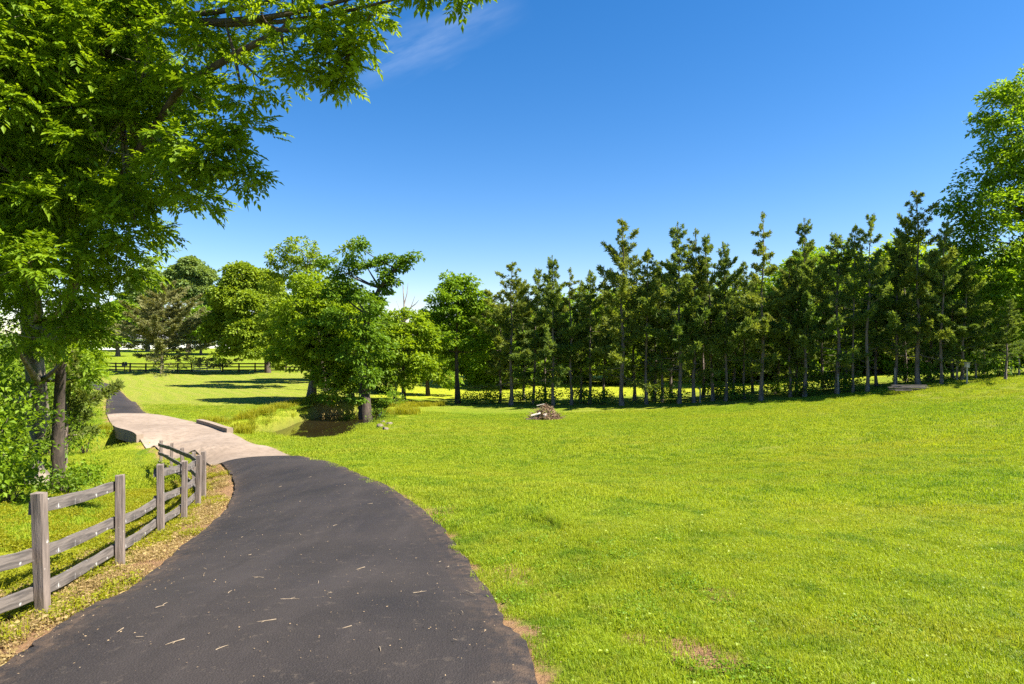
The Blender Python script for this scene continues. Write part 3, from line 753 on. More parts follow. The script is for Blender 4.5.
for i, (px, d, top) in enumerate(back):
    b = on(px, d); H = CH-(top-HOR)/FPX*d-b[2]
    if len(protos_b) < 5:
        r = broadleaf('woodland_tree', BACKL[i], 'tree', b, b+np.array([0, 0, H*.7]), .22, auto_lobes(b, H, 4.6, .06, 18, .44), mat=('lime', 'maple')[i % 2], dens=.9, per=30, leaf=(.30, .18), spread=.8, twig=False, group='leafy trees behind the conifer row')
        protos_b.append((r, H))
    else:
        src, h0 = protos_b[(i*3) % 5]; s = H/h0
        dup(src, tuple(b), i*1.3, (max(s, .85), max(s, .85), s), BACKL[i], 'leafy trees behind the conifer row')

# understorey shrubs under the row
def shrub(label, b, R, H, mat='under', leaf=(.14, .09), dens=3.0, per=26, group=None, name='shrub', spread=.3, n=6):
    root = thing(name, label, 'shrub', tuple(b), group); tg, cg = Geo(), Geo()
    Cc, Dd = [], []
    for i in range(n):
        a = i*2.4; q = R*.6*math.sqrt((i+.3)/n); c = np.array([cos(a)*q, sin(a)*q, H*rng.uniform(.4, .68)]); r = R*.5
        for _ in range(2): tube(tg, bez(np.array([cos(a)*.05, sin(a)*.05, -.1]), c*[.4, .4, .6], c+rng.normal(size=3)*r*.4, 5), [.018, .015, .011, .008, .005], 4)
        nc = max(4, int(dens*4.2*r*r*H*.35)); u = unit(rng.normal(size=(nc, 3))); e = c + u*(rng.random((nc, 1))**.4)*np.array([r, r, H*.36])
        e[:, 2] = np.maximum(e[:, 2], .05)
        Cc.append(np.repeat(e, per, 0)+rng.normal(size=(nc*per, 3))*spread*np.array([1, 1, .6])); Dd.append(np.repeat(unit(u+[0, 0, .3]), per, 0)+rng.normal(size=(nc*per, 3))*.6)
    Cc, Dd = np.concatenate(Cc), np.concatenate(Dd); Cc[:, 2] = np.maximum(Cc[:, 2], .02); s = rng.uniform(.7, 1.3, len(Cc))
    leaves(cg, Cc, Dd, leaf[0]*s, leaf[1]*s); tg.build('stem', M['bark_dark'], root, True); cg.build('foliage', M[mat], root)
    return root
UND = [(474,1.0),(492,1.2),(520,1.0),(543,1.3),(562,.9),(580,1.4),(602,1.2),(632,1.1),(655,1.5),(672,1.1),(700,1.3),(717,1.5),(738,1.2),(752,1.6),(776,1.2),(800,1.4),(815,1.1),(828,1.6),(848,1.3),(880,1.7),(906,1.5),(930,1.5),(952,1.8),(978,1.9),(1000,1.7),(1022,2.0)]
up = []
for i, (px, h) in enumerate(UND):
    if i > 2 and i % 3 == 1: continue
    b = on(px, rowd(px)+1.0+1.4*((i*7) % 3)); lab = 'low dark undergrowth shrub between the trunks of the conifer row'
    if i < 3: r = shrub(lab, b, 1.25, 1.3, 'ivy', (.18, .115), 3.6, 24, 'undergrowth shrubs below the conifers'); up.append(r); r.scale = (1, 1, h/1.3)
    else: dup(up[i % 3], tuple(b), i*1.1, (1.0+.1*(i % 4), 1.1, h/1.3), lab, 'undergrowth shrubs below the conifers')

# --- the big tree at the right edge
d = 46; b = on(1052, d); top = W(1040, 120, d)
broadleaf('leafy_tree', 'big rich green broadleaf tree rising at the right edge', 'tree', b, top, .42,
    [PL(*q) for q in ((1005,105,24,d,0),(1030,85,30,d,0),(985,125,16,d,1),(1015,135,30,d,-1),(990,165,24,d,0),(1040,150,36,d,0),(962,192,17,d,0),(985,205,26,d,-1),(1015,195,32,d,0),(1050,215,36,d,0),(948,205,9,d,0),
     (970,235,20,d,0),(1000,245,28,d,-1),(1035,260,32,d,-1),(960,215,12,d,0),(990,282,26,d,-1),(1022,300,28,d,-1),(1060,300,36,d,0),(972,300,15,d,0),(1005,325,18,d,-1),(1085,180,40,d,0),(1085,110,40,d,0),(1030,335,18,d,-1))],
    mat='maple', bark='bark', dens=1.15, per=26, leaf=(.22, .135), spread=.6)

# --- the big near tree on the left (pinnate leaves)
d = 21.5; b = on(38, d)
path = np.array([b, W(37,455,d), W(38,420,d), W(36,380,d-.3), W(30,320,d-.8), W(34,250,d-1.5), W(56,183,d-3), W(84,150,d-4), W(122,117,d-5)])
lob = [(60,55,85,16.5),(150,50,70,15.5),(10,90,90,15),(20,175,80,15.5),(105,150,70,15.5),(185,150,50,14.5),(215,150,28,14),(240,150,16,14),(243,176,11,14),(165,200,40,14.5),(95,225,70,15.5),(30,262,62,14.5),(108,255,28,15.5),
       (200,45,48,15),(240,130,20,14),(135,225,24,15),(60,292,36,16),(80,318,16,17),(5,330,36,15),(205,100,30,14.8),(150,110,50,16),(200,190,22,14.2),(60,120,80,18),(0,220,70,17),(80,20,80,18),(5,20,80,14),(50,270,50,19),(40,180,80,20),(100,80,80,20),(10,310,50,20),(140,170,60,19),(130,235,20,15),(95,300,16,17),(72,352,18,18),(90,375,14,21),(45,330,30,19),(2,395,22,15.5),(88,335,10,16.5)]
broadleaf('walnut_tree', 'huge near tree with feathery leaflets filling the upper left', 'tree', b, path[-1], .42, [PL(x, y, r, dd) for (x, y, r, dd) in lob],
    dens=1.75, per=8, mat='walnut', bark='bark_pale', comp=True, path=path, spread=.42, flat=.8, shell=.45)
# second stem with the long limb that reaches over the sky
d = 18; b = on(57, 20.5)
path = np.array([b, W(58,440,20.5), W(60,390,20), W(64,320,19), W(85,240,17.5), W(130,165,16), W(183,84,15), W(235,55,14.4), W(281,30,14), W(325,30,13.8), W(352,48,13.7)])
lob = [(225,20,34,14.5),(262,12,30,14.2),(285,55,26,14),(262,80,20,14.2),(300,30,28,13.8),(325,55,22,13.8),(338,62,15,13.7),(348,36,18,13.7),(362,44,8,13.6),(305,72,12,13.9),(330,10,26,13.7),(370,15,12,13.6),(245,98,12,14.2),(290,-15,40,14),(340,78,6,13.7),(355,-15,24,13.6)]
broadleaf('walnut_tree', 'slim dark stemmed tree whose long limb reaches over the blue sky', 'tree', b, path[-1], .175, [PL(x, y, r, dd) for (x, y, r, dd) in lob],
    dens=.95, per=5, mat='lime', bark='bark_dark', comp=True, path=path, spread=.34, flat=.85, shell=.25)
# a third, dark limbed tree further up and left, whose heavy branch crosses the top edge
d = 18.5; b = on(-70, d)
path = np.array([b, W(-60,400,d), W(-20,250,d-.5), W(40,130,d-1.2), W(100,55,d-2), W(135,15,d-2.5), W(160,-40,d-3), W(190,-110,d-3)])
lob = [(150,-30,50,15.5),(205,-60,50,15.5),(90,-20,60,16),(250,-40,45,15),(40,-20,70,16),(-20,100,90,17),(-40,230,80,17),(300,-70,40,14.5),(400,-50,24,13),(440,-34,15,12.6),(468,-24,10,12.5),(425,-28,12,12.6)]
broadleaf('walnut_tree', 'dark limbed tree at the left border whose heavy branch crosses the top edge', 'tree', b, path[-1], .34, [PL(x, y, r, dd) for (x, y, r, dd) in lob],
    dens=2.0, per=8, mat='walnut', bark='bark_dark', comp=True, path=path, spread=.38, flat=.85, shell=.35)
# broken cedar hanging beside the trunk, and underbrush
d = 25; b = on(66, d); pr = cedar_proto(33, 6, 1.3, 'cedar_warm', low=.18, gap=.05, dens=1.2, nb=60)
place_conifer('cedar_tree', pr, b, CH-(330-HOR)/FPX*d-b[2], .62, 'small brown tinged cedar beside the big near trunk, left of the upper drive', 'cedar tree', None, 2.0)
SH = [(14,31,2.2,6.0,'tall dense thicket at the left border behind the big near trunk'),(-28,25,2.0,6.5,'dense leafy growth at the far left border, behind the underbrush'),(52,31,1.6,4.6,'dense shrub seen between the near trunks and the creek'),(84,48,2.0,6.0,'leafy bush at the left side of the upper drive, beyond the bridge'),(-34,17,1.0,2.4,'leafy underbrush in front of the pale near trunk at the left border'),(-30,13,1.6,2.6,'tall bright underbrush at the left border behind the rails'),(66,19.5,.6,.8,'low leafy bush at the foot of the big near trunk'),
      (8,14,.8,1.1,'leafy bush just behind the front fence post'),(-5,19,1.8,4.2,'tall shrubby growth at the left border under the big tree'),(88,22.5,.6,.7,'small pale bush right of the big near trunk, before the creek'),
      (64,25,1.0,3.0,'dark leafy shrub behind the dark slim stem'),(85,29,1.2,1.4,'bush on the creek bank beside the wing wall'),(82,36,1.2,4.2,'leafy shrub shading the upper drive beyond the bridge'),(62,42,2.4,7.0,'tall leafy thicket left of the upper drive')]
for i, (px, dd, R, H, lab) in enumerate(SH):
    shrub(lab, on(px, dd), R, H, ('under', 'walnut')[i % 2], (.13, .075), 4.5, 20, None, 'shrub', .22, 8)
# creek side bushes
for (px, dd, R, H, lab, mat) in ((378,46.0,1.1,1.6,'leafy bush at the foot of the dark leaning ivy tree','under'),(390,50.5,1.3,2.0,'bright bush right of the leaning ivy tree, before the stump','maple'),(335,55,1.5,2.2,'leafy bush behind the bare earth bank','maple'),(350,47.5,.7,1.1,'bright bush hanging over the far edge of the creek pool','under'),(369,40.2,.55,.8,'small round green bush on the near right bank of the pool','under'),
    (318,49.5,.8,.6,'yellow green tuft of growth on the earth bank left of the pool','weed'),(292,36.5,1.1,.8,'yellow green tall weeds on the bank between bridge and pool','weed'),(276,35.5,.9,.6,'pale weeds beside the bridge kerb','weed')):
    shrub(lab, on(px, dd), R, H, mat, (.13, .08), 6, 22, None, 'shrub', .18, 6)

# far hedge-like wood that closes the view: one mass nobody could count
g = Geo(); cc = []
for x in np.arange(-230, 260, 4.0):
    y = 215 + 18*math.sin(x/37.) + rng.normal()*5; h = 9 + 3*math.sin(x/23.)+rng.normal()*1.5; z = gz(x, y)
    k = 90; u = unit(rng.normal(size=(k, 3))); c = np.array([x, y, z+h*.5]); cc.append(c+u*np.array([4., 4., h*.55])*rng.uniform(.6, 1, (k, 1)))
cc = np.concatenate(cc); s = rng.uniform(.8, 1.5, len(cc)*3); cc = np.repeat(cc, 3, 0)+rng.normal(size=(len(cc)*3, 3))*.8
leaves(g, cc, rng.normal(size=cc.shape), 1.2*s, .8*s); tag(g.build('distant_woods', M['hazed']), 'soft green line of far woods closing the view beyond the lawns', 'woods', None, 'stuff')

# ------------------------------------------------------------------ fences
def plank(name, parent, p, q, h, th, mat, sag=0.0, n=8, off=0.0):
    """a board from p to q (world), its own mesh with local x along the grain"""
    p, q = np.asarray(p, float), np.asarray(q, float); v = q-p; L = np.linalg.norm(v)
    xs = np.linspace(0, L, n); zz = -sag*4*(xs/L)*(1-xs/L) + rng.normal(size=n)*.004; hh = h/2*(1+rng.normal(size=n)*.03)
    b = .006
    prof = np.array([[-1, -1], [1, -1], [1, 1], [-1, 1]])
    ring = np.array([[-th/2, -1.], [-th/2+b, -1.05], [th/2-b, -1.05], [th/2, -1.], [th/2, 1.], [th/2-b, 1.05], [-th/2+b, 1.05], [-th/2, 1.]])
    V = np.stack([np.c_[np.full(8, x), ring[:, 0]+off, ring[:, 1]*hh[i]+zz[i]] for i, x in enumerate(xs)]).reshape(-1, 3)
    F = [[8*i+j, 8*i+(j+1) % 8, 8*i+8+(j+1) % 8, 8*i+8+j] for i in range(n-1) for j in range(8)]
    for o in (0, 8*(n-1)): F += [[o, o+1, o+2, o+3], [o, o+3, o+4, o+7], [o+4, o+5, o+6, o+7]]
    g = Geo(); g.add(V, F); o = g.build(name, mat, parent)
    X = Vector(v/L); Z = Vector((0, 0, 1)); Y = Z.cross(X).normalized(); Z = X.cross(Y)
    o.matrix_local = Matrix.Translation(Vector(p)-parent.location) @ Matrix((X, Y, Z)).transposed().to_4x4()
    return o
def post(name, parent, b, H, w, mat, lean=.02, rz=0.0):
    n = 7; zs = np.linspace(-.2, H, n); ring = []
    pr = np.array([[-1, -.86], [-.86, -1], [.86, -1], [1, -.86], [1, .86], [.86, 1], [-.86, 1], [-1, .86]])
    dx, dy = rng.normal()*lean, rng.normal()*lean
    V = np.stack([np.c_[pr[:, 0]*w/2*(1+rng.normal()*.03)+dx*z, pr[:, 1]*w/2*(1+rng.normal()*.03)+dy*z, np.full(8, z)+(rng.normal(size=8)*.008 if z == H else 0)] for z in zs]).reshape(-1, 3)
    F = [[8*i+j, 8*i+(j+1) % 8, 8*i+8+(j+1) % 8, 8*i+8+j] for i in range(n-1) for j in range(8)]
    o = 8*(n-1); F += [[o, o+1, o+2, o+3], [o, o+3, o+4, o+7], [o+4, o+5, o+6, o+7]]
    g = Geo(); g.add(V, F); ob = g.build(name, mat, parent); ob.location = Vector(b)-parent.location; ob.rotation_euler = (0, 0, rz+rng.normal()*.08)
    return ob
def rail(fr, a, b, z, h, **k):
    A, B = np.array(a)+[0, 0, z], np.array(b)+[0, 0, z]
    return plank('rail', fr, A, B, h, .045, M['railwood'], **k)
pts = [np.array([p[0], p[1], min(gz(p[0], p[1]), p[2])]) for p in POSTS]
pm1 = np.array([-4.35, 4.25, gz(-4.35, 4.25)])
fr = thing('board_fence', 'weathered grey three rail fence beside the near drive, some top rails missing', 'fence', tuple(pts[0]))
allp = [pm1]+pts
for k, p in enumerate(allp): post('post', fr, p, 1.30, .108, M['postwood'], rz=.25)
for k, (a, b) in enumerate(zip(allp[:-1], allp[1:])):
    v = unit((b-a)[None])[0]; nrm = np.array([-v[1], v[0], 0])*.088      # rails nailed to the far side of the posts
    for j, z in enumerate((.27, .66, 1.12)):
        if j == 2 and k in (0, 2): continue
        rail(fr, a+nrm-v*.05, b+nrm+v*.05, z+rng.normal()*.02, .132, sag=.02+.02*(k == 2))
pts2 = [pts[-1]] + [np.array([p[0], p[1], gz(p[0], p[1])]) for p in POSTS2]
fr = thing('board_fence', 'dark shadowed rail fence turning from the grey fence towards the bridge', 'fence', tuple(pts2[1]))
for p in pts2[1:]: post('post', fr, p, 1.12, .11, M['postwood'], rz=.6)
for a, b in zip(pts2[:-1], pts2[1:]):
    v = unit((b-a)[None])[0]; nrm = np.array([-v[1], v[0], 0])*.088
    for z in (.22, .58, .98): rail(fr, a+nrm, b+nrm, z+rng.normal()*.015, .12, sag=.006)

# far brown fence with a pale gate
d = 95
def fpt(px): return on(px, d)
def far_fence(label, pxs, mat, nrails=3, H=1.35):
    f = thing('board_fence', label, 'fence', tuple(fpt(pxs[0])))
    P = [fpt(x) for x in pxs]
    for p in P: post('post', f, p, H, .17, mat)
    for a, b in zip(P[:-1], P[1:]):
        for z in np.linspace(.3, H-.12, nrails): plank('rail', f, a+[0, -.11, z], b+[0, -.11, z], .17, .05, mat)
    return f
far_fence('dark brown three rail fence across the far lawn, left of the pale gate', [60,74,88,102,116,130,145.7,161.5,177.7,192], M['brownwood'])
far_fence('dark brown rail fence right of the pale gate, partly hidden by leaves', [222.5,239,255,270,286,302,318,334], M['brownwood'])
gt = thing('gate', 'pale weathered board gate in the far brown fence', 'gate', tuple(fpt(193.4)))
a, b = fpt(193.4), fpt(221.2)
for z in (.25, .55, .85, 1.15): plank('gate_board', gt, a+[0, 0, z], b+[0, 0, z], .13, .05, M['palewood'])
for t in (.02, .5, .98): post('gate_upright', gt, a+(b-a)*t+[0, -.07, .1], 1.2, .1, M['palewood'], 0)

mb = thing('mailbox', 'small dark box on a thin post at the left end of the far fence', 'box', tuple(on(124.6, 92))); b = on(124.6, 92)
g = Off(mb); tube(g, [b-[0,0,.2], b+[0,0,1.0]], .05, 6); g.build('post', M['brownwood'], mb)
g = Off(mb); box(g, b+[0,0,1.18], (.5, .55, .34)); tube(g, [b+[0,-.28,1.36], b+[0,.28,1.36]], .24, 10); g.build('box', M['black'], mb)

# white house far up the lawn
b = on(150, 188); hs = thing('house', 'long low white house with grey roof far up the lawn behind the trees', 'house', tuple(b), None, radians(35)); hz = b[2]
g = Off(hs); box(g, b+[0, 4, 1.4], (44, 8, 3.6)); g.build('wall', M['white'], hs)
g = Off(hs); x0, x1 = b[0]-22.6, b[0]+22.6
V = [[x0, b[1]-.8, hz+3.1], [x1, b[1]-.8, hz+3.1], [x1, b[1]+4, hz+5.6], [x0, b[1]+4, hz+5.6], [x0, b[1]+8.8, hz+3.1], [x1, b[1]+8.8, hz+3.1], [x0, b[1]-.8, hz+2.9], [x1, b[1]-.8, hz+2.9], [x0, b[1]+8.8, hz+2.9], [x1, b[1]+8.8, hz+2.9]]
g.add(V, [[0, 1, 2, 3], [3, 2, 5, 4], [6, 7, 1, 0], [4, 5, 9, 8], [6, 8, 9, 7]]); g.build('roof', M['roof'], hs)
for x in np.arange(-20, 21, 4.0):
    g = Off(hs); box(g, b+[x, -.03, 1.75], (1.3, .08, 1.3)); g.build('window', M['glass'], hs)

# ------------------------------------------------------------------ brush pile, lumber, rocks
b = gp(545, 420); bp = thing('brush_pile', 'heap of dry brown branches and leafy twigs on the middle of the lawn', 'brush pile', tuple(b))
g = Off(bp)
for i in range(380):
    a = rng.random()*6.28; q = rng.random()**.6; c = b+np.array([cos(a)*q*1.15, sin(a)*q*.8, max(.04, 1.05*(1-q**1.3)*rng.random()**.6)])
    az = rng.random()*6.28; L = rng.uniform(.3, .9); e = c+np.array([cos(az)*L*.6, sin(az)*L*.5, rng.uniform(-.1, .35)*L]); e[2] = max(e[2], b[2]+.03)
    tube(g, bez(c, (c+e)/2+rng.normal(size=3)*.06, e, 4), np.array([1, .8, .6, .3])*rng.uniform(.008, .028), 4)
g.build('branches', M['browntwig'], bp, True)
g = Off(bp); n = 900; a = rng.random(n)*6.28; q = rng.random(n)**.6
C_ = b+np.c_[.15+np.cos(a)*q*1.0, np.sin(a)*q*.8, np.maximum(.03, 1.1*(1-q**1.4)*rng.random(n)**.6)]
leaves(g, C_, rng.normal(size=(n, 3)), .13, .07); g.build('dry_leaves', M['litter'], bp)
for i, (px, dx, z, L, rz, lab) in enumerate(((0, -.62, .40, .65, .25, 'pale peeled log lying across the top of the brush pile'), (0, -.02, .36, .38, 1.0, 'short pale cut log end on the front of the brush pile'), (0, -.85, .14, .9, .5, 'dark barked log at the left foot of the brush pile'), (0, -.30, 1.0, .5, -.3, 'small pale stick on the peak of the brush pile'))):
    c = b+np.array([dx, -.45+.3*(i == 3), z]); v = np.array([cos(rz), sin(rz)*.5, .25])*L/2
    o = thing('log', lab, 'log', tuple(c), 'logs on the brush pile'); g = Off(o)
    r = (.075, .10, .10, .03)[i]; tube(g, [c-v, c-v*.3, c+v*.3, c+v], [r, r*1.05, r, r*.9], 9, .05)
    for s in (-1, 1): tube(g, [c+v*s, c+v*s*1.01], [r*.95, .002], 9)
    g.build('log_body', M['bark' if i == 2 else 'logwood'], o)

b = on(918, 42.5); 
for i in range(7):
    L = rng.uniform(2.0, 2.8); c = b+np.array([-.6+.5*(i % 3)*.3, .3*(i % 3), .10+.15*(i//3)+.02])
    o = thing('board', 'grey weathered board in the low stack under the tallest right hand cedar', 'board', tuple(c), 'boards in the low grey stack'); g = Geo(); box(g, (0, 0, 0), (L, .2, .07), rng.normal()*.08); g.build('board_body', M['railwood'], o)
b = on(967, 42.8); nb_ = thing('nest_box', 'small pale box on a thin pale post below the right hand trees', 'nest box', tuple(b))
g = Off(nb_); box(g, b+[0,0,.5], (.07, .07, 1.2)); g.build('post', M['palewood'], nb_)
g = Off(nb_); box(g, b+[0,-.01,1.22], (.2, .2, .3)); g.build('box', M['palewood'], nb_)
g = Off(nb_); box(g, b+[0,-.02,1.39], (.26, .28, .03)); g.build('lid', M['palewood'], nb_)
# wire fence posts behind the row
for i, (px, dd, h) in enumerate(((895,46,1.5),(957,45,1.3),(976,45,1.35),(1011,44.5,1.2),(1019,44,1.2),(838,47,1.6),(806,49,1.3),(700,51,1.2))):
    b = on(px, dd); g = Geo(); tube(g, [[0,0,-.2],[.01,0,h*.5],[0,.01,h],[0,0,h+.01]], [.07,.065,.06,.01], 7, .04); o = g.build('fence_post', M['deadwood']); o.location = b
    tag(o, 'pale bare wooden stake standing among the trunks of the conifer row', 'stake', 'pale stakes along the conifer row')
# stones and roots at the creek
for i, (px, py, s) in enumerate(((380,427,.22),(386,430,.17),(383,423,.15),(389,425,.2),(290,436,.2),(305,434,.22),(365,412,.35),(300,436,.16))):
    b = gp(px, py, 20); g = Geo(); th_ = np.linspace(.05, pi-.05, 7); ph = np.linspace(0, 2*pi, 10, endpoint=False)
    r = s*(1+.18*rng.normal(size=(7, 10))); V = np.stack([r*np.sin(th_)[:, None]*np.cos(ph), r*np.sin(th_)[:, None]*np.sin(ph)*.8, r*.6*np.cos(th_)[:, None]*np.ones(10)], -1).reshape(-1, 3)
    F = [[10*a+c, 10*a+(c+1) % 10, 10*a+10+(c+1) % 10, 10*a+10+c] for a in range(6) for c in range(10)]
    g.add(V, F); o = g.build('rock', M['rock'], smooth=True); o.location = b+[0, 0, s*.2]
    tag(o, 'rough tan rock on the bank of the creek pool', 'rock', 'rocks on the creek bank')
b = on(398, 55.5); rt = thing('root_clump', 'tangled grey brown stump and roots under the fresh green low tree', 'stump', tuple(b)); g = Off(rt)
for i in range(40):
    a = rng.random()*6.28; L = rng.uniform(.5, 1.5); e = b+np.array([cos(a)*L, sin(a)*L*.6, rng.uniform(.1, .9)]); tube(g, bez(b+[0, 0, .2], b+np.array([cos(a)*L*.5, sin(a)*L*.4, .7]), e, 5), np.array([.10, .08, .06, .04, .015]), 5, .06)
g.build('roots', M['deadwood'], rt, True)

# ------------------------------------------------------------------ grass, weeds, litter
def tuft_mesh(name, n, size, h0, h1, w, broad=0.0, mat='blade'):
    g = Geo(); x = rng.uniform(-size/2, size/2, (n, 2)); h = rng.uniform(h0, h1, n); a = rng.random(n)*2*pi
    lean = rng.uniform(.1, .9, n)*h; dirv = np.c_[np.cos(a), np.sin(a)]; s = np.c_[-dirv[:, 1], dirv[:, 0]]*w*rng.uniform(.7, 1.3, n)[:, None]
    z0 = np.full((n, 1), -.015)
    p0 = np.c_[x-s/2, z0]; p1 = np.c_[x+s/2, z0]; m = x+dirv*lean[:, None]*.35; p2 = np.c_[m+s*.42, h[:, None]*.62]; p3 = np.c_[m-s*.42, h[:, None]*.62]
    tp = x+dirv*lean[:, None]; hh = h-.25*lean; p4 = np.c_[tp+s*.05, hh]; p5 = np.c_[tp-s*.05, hh]
    V = np.stack([p0, p1, p2, p3, p4, p5], 1).reshape(-1, 3); k = np.arange(n)[:, None]*6
    tn = rng.random(n)
    g.add(V, np.concatenate([k+[0, 1, 2, 3], k+[3, 2, 4, 5]]), np.r_[tn, tn])
    if broad:
        nb = int(n*broad); c = np.c_[rng.uniform(-size/2, size/2, (nb, 2)), rng.uniform(.01, h1*.8, nb)]
        dd = np.c_[rng.normal(size=(nb, 2)), rng.uniform(-.1, .5, nb)]; leaves(g, c, dd, rng.uniform(.02, .045, nb), rng.uniform(.014, .03, nb), .1, rng.random(nb))
    o = bpy.data.objects.new(name, g.mesh(name, M[mat])); return o

def scatter(name, label, cat, pts, src, smin, smax):
    """a carpet of tufts nobody could count: one object, instanced by geometry nodes"""
    me = bpy.data.meshes.new(name); me.vertices.add(len(pts)); me.vertices.foreach_set('co', np.asarray(pts, np.float32).ravel())
    o = bpy.data.objects.new(name, me); COL.objects.link(o); tag(o, label, cat, None, 'stuff')
    coll = bpy.data.collections.new(name+'_sources')
    for s in src: coll.objects.link(s)
    ng = bpy.data.node_groups.new(name, 'GeometryNodeTree')
    ng.interface.new_socket('Geometry', in_out='INPUT', socket_type='NodeSocketGeometry'); ng.interface.new_socket('Geometry', in_out='OUTPUT', socket_type='NodeSocketGeometry')
    N, Lk = ng.nodes, ng.links
    gi, go = N.new('NodeGroupInput'), N.new('NodeGroupOutput'); mp = N.new('GeometryNodeMeshToPoints'); ip = N.new('GeometryNodeInstanceOnPoints')
    ci_ = N.new('GeometryNodeCollectionInfo'); ci_.inputs['Collection'].default_value = coll; ci_.inputs['Separate Children'].default_value = True; ci_.inputs['Reset Children'].default_value = True
    rv = N.new('FunctionNodeRandomValue'); rv.data_type = 'FLOAT_VECTOR'; rv.inputs[0].default_value = (-.06, -.06, 0); rv.inputs[1].default_value = (.06, .06, 6.283)
    rs = N.new('FunctionNodeRandomValue'); rs.data_type = 'FLOAT'; rs.inputs[2].default_value = smin; rs.inputs[3].default_value = smax; rs.inputs['Seed'].default_value = 5
    ip.inputs['Pick Instance'].default_value = True
    Lk.new(gi.outputs[0], mp.inputs[0]); Lk.new(mp.outputs[0], ip.inputs['Points']); Lk.new(ci_.outputs[0], ip.inputs['Instance'])
    Lk.new(rv.outputs[0], ip.inputs['Rotation']); Lk.new(rs.outputs[1], ip.inputs['Scale']); Lk.new(ip.outputs[0], go.inputs[0])
    o.modifiers.new('tufts', 'NODES').node_group = ng
    return o
def side_of_road(x, y):
    ci = np.argmin((x[:, None]-RC[None, :, 0])**2 + (y[:, None]-RC[None, :, 1])**2, -1); ci = np.clip(ci, 0, len(RC)-2)
    return ((RC[ci+1, 0]-RC[ci, 0])*(y-RC[ci, 1]) - (RC[ci+1, 1]-RC[ci, 1])*(x-RC[ci, 0])) > 0
BP = [(gp(px, py), r, s) for (px, py, r, s) in BARE]
def field(n, y0, y1, dens_pow=1.0, xr=1.05, pad=.1):
    y = rng.uniform(y0**dens_pow, y1**dens_pow, n)**(1/dens_pow); x = rng.uniform(-xr, xr, n)*(y+3.5)
    return x, y
def keep_lawn(x, y, pad, bare=True):
    r = seg_dist(x, y, RC); c = seg_dist(x, y, CREEK); lf = side_of_road(x, y)
    k = (r > pad) & (c > .8) & ~(lf & (y < 21) & (r < 2.6))
    if bare:
        for c_, rr, s in BP: k &= ((x-c_[0])**2+((y-c_[1])*.8)**2 > (rr*.85+.05)**2) | (rng.random(len(x)) > s)
    return k
T1 = [tuft_mesh('grass_tuft', 360, .34, .015, .05, .0040, .008) for _ in range(5)]
T2 = [tuft_mesh('grass_tuft', 340, .7, .015, .055, .008) for _ in range(4)]
T3 = [tuft_mesh('grass_tuft', 320, 1.4, .02, .055, .015) for _ in range(4)]
def gpts(x, y): return np.c_[x, y, ground(x, y)+micro(x, y, seg_dist(x, y, RC))+.002]
parts = []
for (y0, y1, n, pad, T, nm, sm) in ((1.0, 10.5, 9800, .10, T1, 'near', (.7, 1.3)), (9.5, 21, 8600, .2, T2, 'middle', (.75, 1.3)), (19, 47, 7800, .4, T3, 'further', (.8, 1.3))):
    x, y = field(n, y0, y1, 2.0); k = keep_lawn(x, y, pad); x, y = x[k], y[k]
    scatter('lawn_grass', f'short bright green lawn grass, {nm} stretch of the open lawn', 'grass', gpts(x, y), T, *sm)
TC = [tuft_mesh('grass_clump', 70, .16, .03, .085, .005, 0) for _ in range(4)]
x, y = field(5200, 3.2, 24, 1.6); nz = np.sin(x*1.3+2*np.sin(y*.9))+np.cos(y*1.7-x*.6); k = keep_lawn(x, y, .15) & (nz > .3) & (rng.random(len(x)) < .75)
scatter('lawn_grass', 'coarser darker tufts standing up in the mown lawn', 'grass', gpts(x[k], y[k]), TC, .6, 1.3)
# weeds of the verge, left of the drive
TW_ = [tuft_mesh('verge_weed', 90, .34, .03, .13, .008, 1.6, 'weed') for _ in range(4)]
x = rng.uniform(-14, -3, 7000); y = rng.uniform(3.2, 21, 7000); r = seg_dist(x, y, RC); lf = side_of_road(x, y)
nz = np.sin(x*3.1+1.7*np.sin(y*2.3))*np.cos(y*2.7+x)
k = lf & (r > .12) & (r < 5) & ((r > .75) | ((nz > -.2) & (rng.random(len(x)) < .4))) & (rng.random(len(x)) < np.where(r < 2.2, .42, .38))
scatter('verge_weeds', 'yellow green weeds and clover on the verge around the grey fence', 'weeds', gpts(x[k], y[k]), TW_, .6, 1.25)
M['straw'] = leaf_mat('straw_blades', (.22, .145, .065), (.42, .325, .12), .3)
TS = [tuft_mesh('straw_tuft', 80, .30, .015, .06, .005, .5, 'straw') for _ in range(3)]
x = rng.uniform(-14, -2.5, 9000); y = rng.uniform(3.0, 22, 9000); r = seg_dist(x, y, RC); lf = side_of_road(x, y)
k = lf & (r > .06) & (r < 1.5) & (rng.random(len(x)) < .75)
scatter('dry_grass', 'dry straw coloured grass on the bare strip between drive and fence', 'dry grass', gpts(x[k], y[k]), TS, .6, 1.3)
# broad-leaved weeds in the lawn edge, right of the drive
M['clover'] = leaf_mat('clover_leaves', (.12, .23, .012), (.24, .36, .016), .45)
TR = [tuft_mesh('clover_patch', 40, .30, .02, .05, .005, 1.3, 'clover') for _ in range(3)]
x = rng.uniform(-4, 6, 3000); y = rng.uniform(3.2, 12, 3000); r = seg_dist(x, y, RC); lf = side_of_road(x, y)
nz = np.sin(x*2.1+2*np.sin(y*1.3))*np.cos(y*1.9-x); k = ~lf & (r > .12) & (r < 3.0) & (nz > .2) & (rng.random(3000) < .55)
scatter('clover', 'darker green clover patches along the right edge of the drive', 'clover', gpts(x[k], y[k]), TR, .6, 1.1)
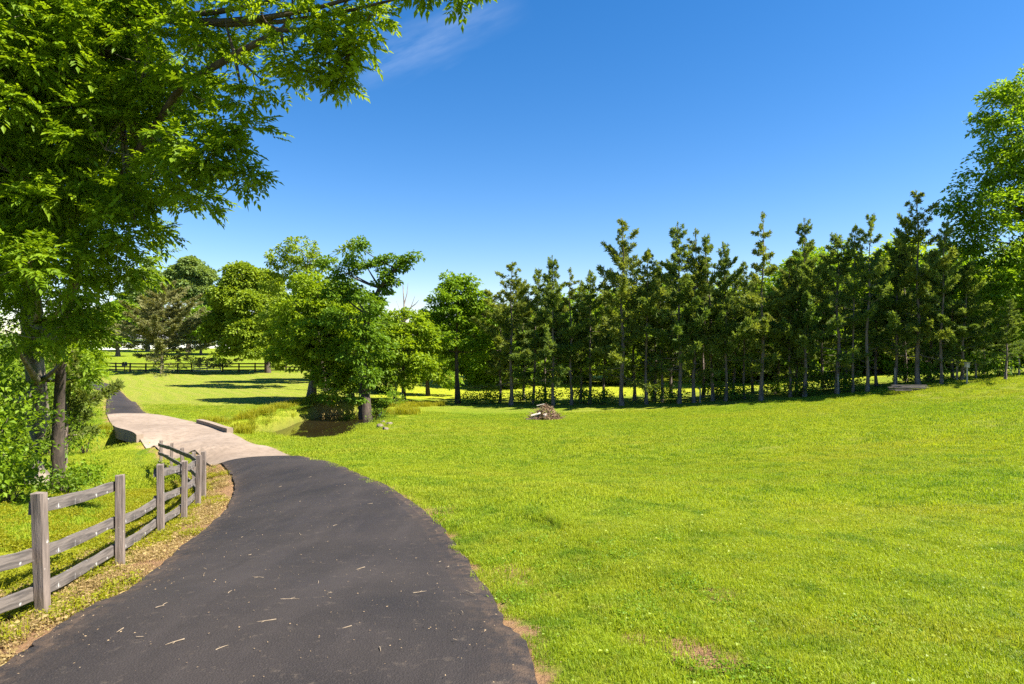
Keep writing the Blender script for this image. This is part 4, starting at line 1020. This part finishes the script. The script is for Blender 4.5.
# tall grass on the creek banks
TB = [tuft_mesh('bank_grass', 120, .6, .15, .5, .016, 0, 'weed') for _ in range(3)]
x = rng.uniform(-26, -6, 5000); y = rng.uniform(26, 56, 5000); c = seg_dist(x, y, CREEK); r = seg_dist(x, y, RC); k = (c > .7) & (c < 2.3) & (r > .4) & ~((x > -14.5) & (y < 44) & (y > 33)) & ~((x < -16) & (y < 33.5)) & (rng.random(5000) < .55)
scatter('bank_grass', 'tall uncut yellow green grass on the creek banks', 'grass', gpts(x[k], y[k]), TB, .6, 1.2)
# leaf crumbs on asphalt and verge
n = 2100; i = rng.integers(0, J1*SUB, n); t = np.clip(rng.beta(.40, .40, n), .0, 1.0)*1.12-.06; P = EL[i, :2]*(1-t[:, None])+ER[i, :2]*t[:, None]+rng.normal(size=(n, 2))*.12
k = (P[:, 1] > 3.2); P = P[k]; z = land(P[:, 0], P[:, 1])+.078; r = seg_dist(P[:, 0], P[:, 1], RC); z[r > 0] -= .05
g = Geo(); s = rng.uniform(.005, .022, len(P)); leaves(g, np.c_[P, z], np.c_[rng.normal(size=(len(P), 2)), np.zeros(len(P))], s, s*.45, -.1)
tag(g.build('leaf_litter', M['litter']), 'dry leaf crumbs and chaff scattered over the drive and its edges', 'leaf litter', None, 'stuff')
# twigs on the drive
tm = []
for k in range(8):
    g = Geo(); L = (.06, .09, .12, .17, .07, .10, .22, .05)[k]
    tube(g, bez(np.array([-L/2, 0, .004]), np.array([0, rng.normal()*.012, .006]), np.array([L/2, 0, .004]), 5), np.array([.005, .0045, .004, .0035, .002]), 5)
    if k % 3 == 0: tube(g, [[0, 0, .006], [L*.2, L*.22, .006]], [.003, .0015], 4)
    tm.append(g.mesh('twig', M['twig']))
TWG = [(242,542),(165,612),(222,657),(175,652),(140,647),(347,637),(290,607),(440,568),(448,573),(160,615),(370,508),(258,584),(275,515),(240,521),(300,540),(395,545),(330,600),(205,575),(318,590),(420,600),(462,620),(380,660),(265,630),(300,505),(345,488),(230,600),(410,520),(360,575),(430,545),(120,640),(470,600),(455,650),(250,560),(310,480),(335,530),(280,490)]
for i, (px, py) in enumerate(TWG):
    p = gp(px, py); z = land(p[0], p[1])+.068; o = bpy.data.objects.new('twig', tm[i % 8]); COL.objects.link(o); o.location = (p[0], p[1], z); o.rotation_euler = (0, 0, rng.random()*6.28)
    o.scale = (.8, .8, .8)
    tag(o, 'thin pale dry twig lying on the dark asphalt', 'twig', 'twigs on the driveway')
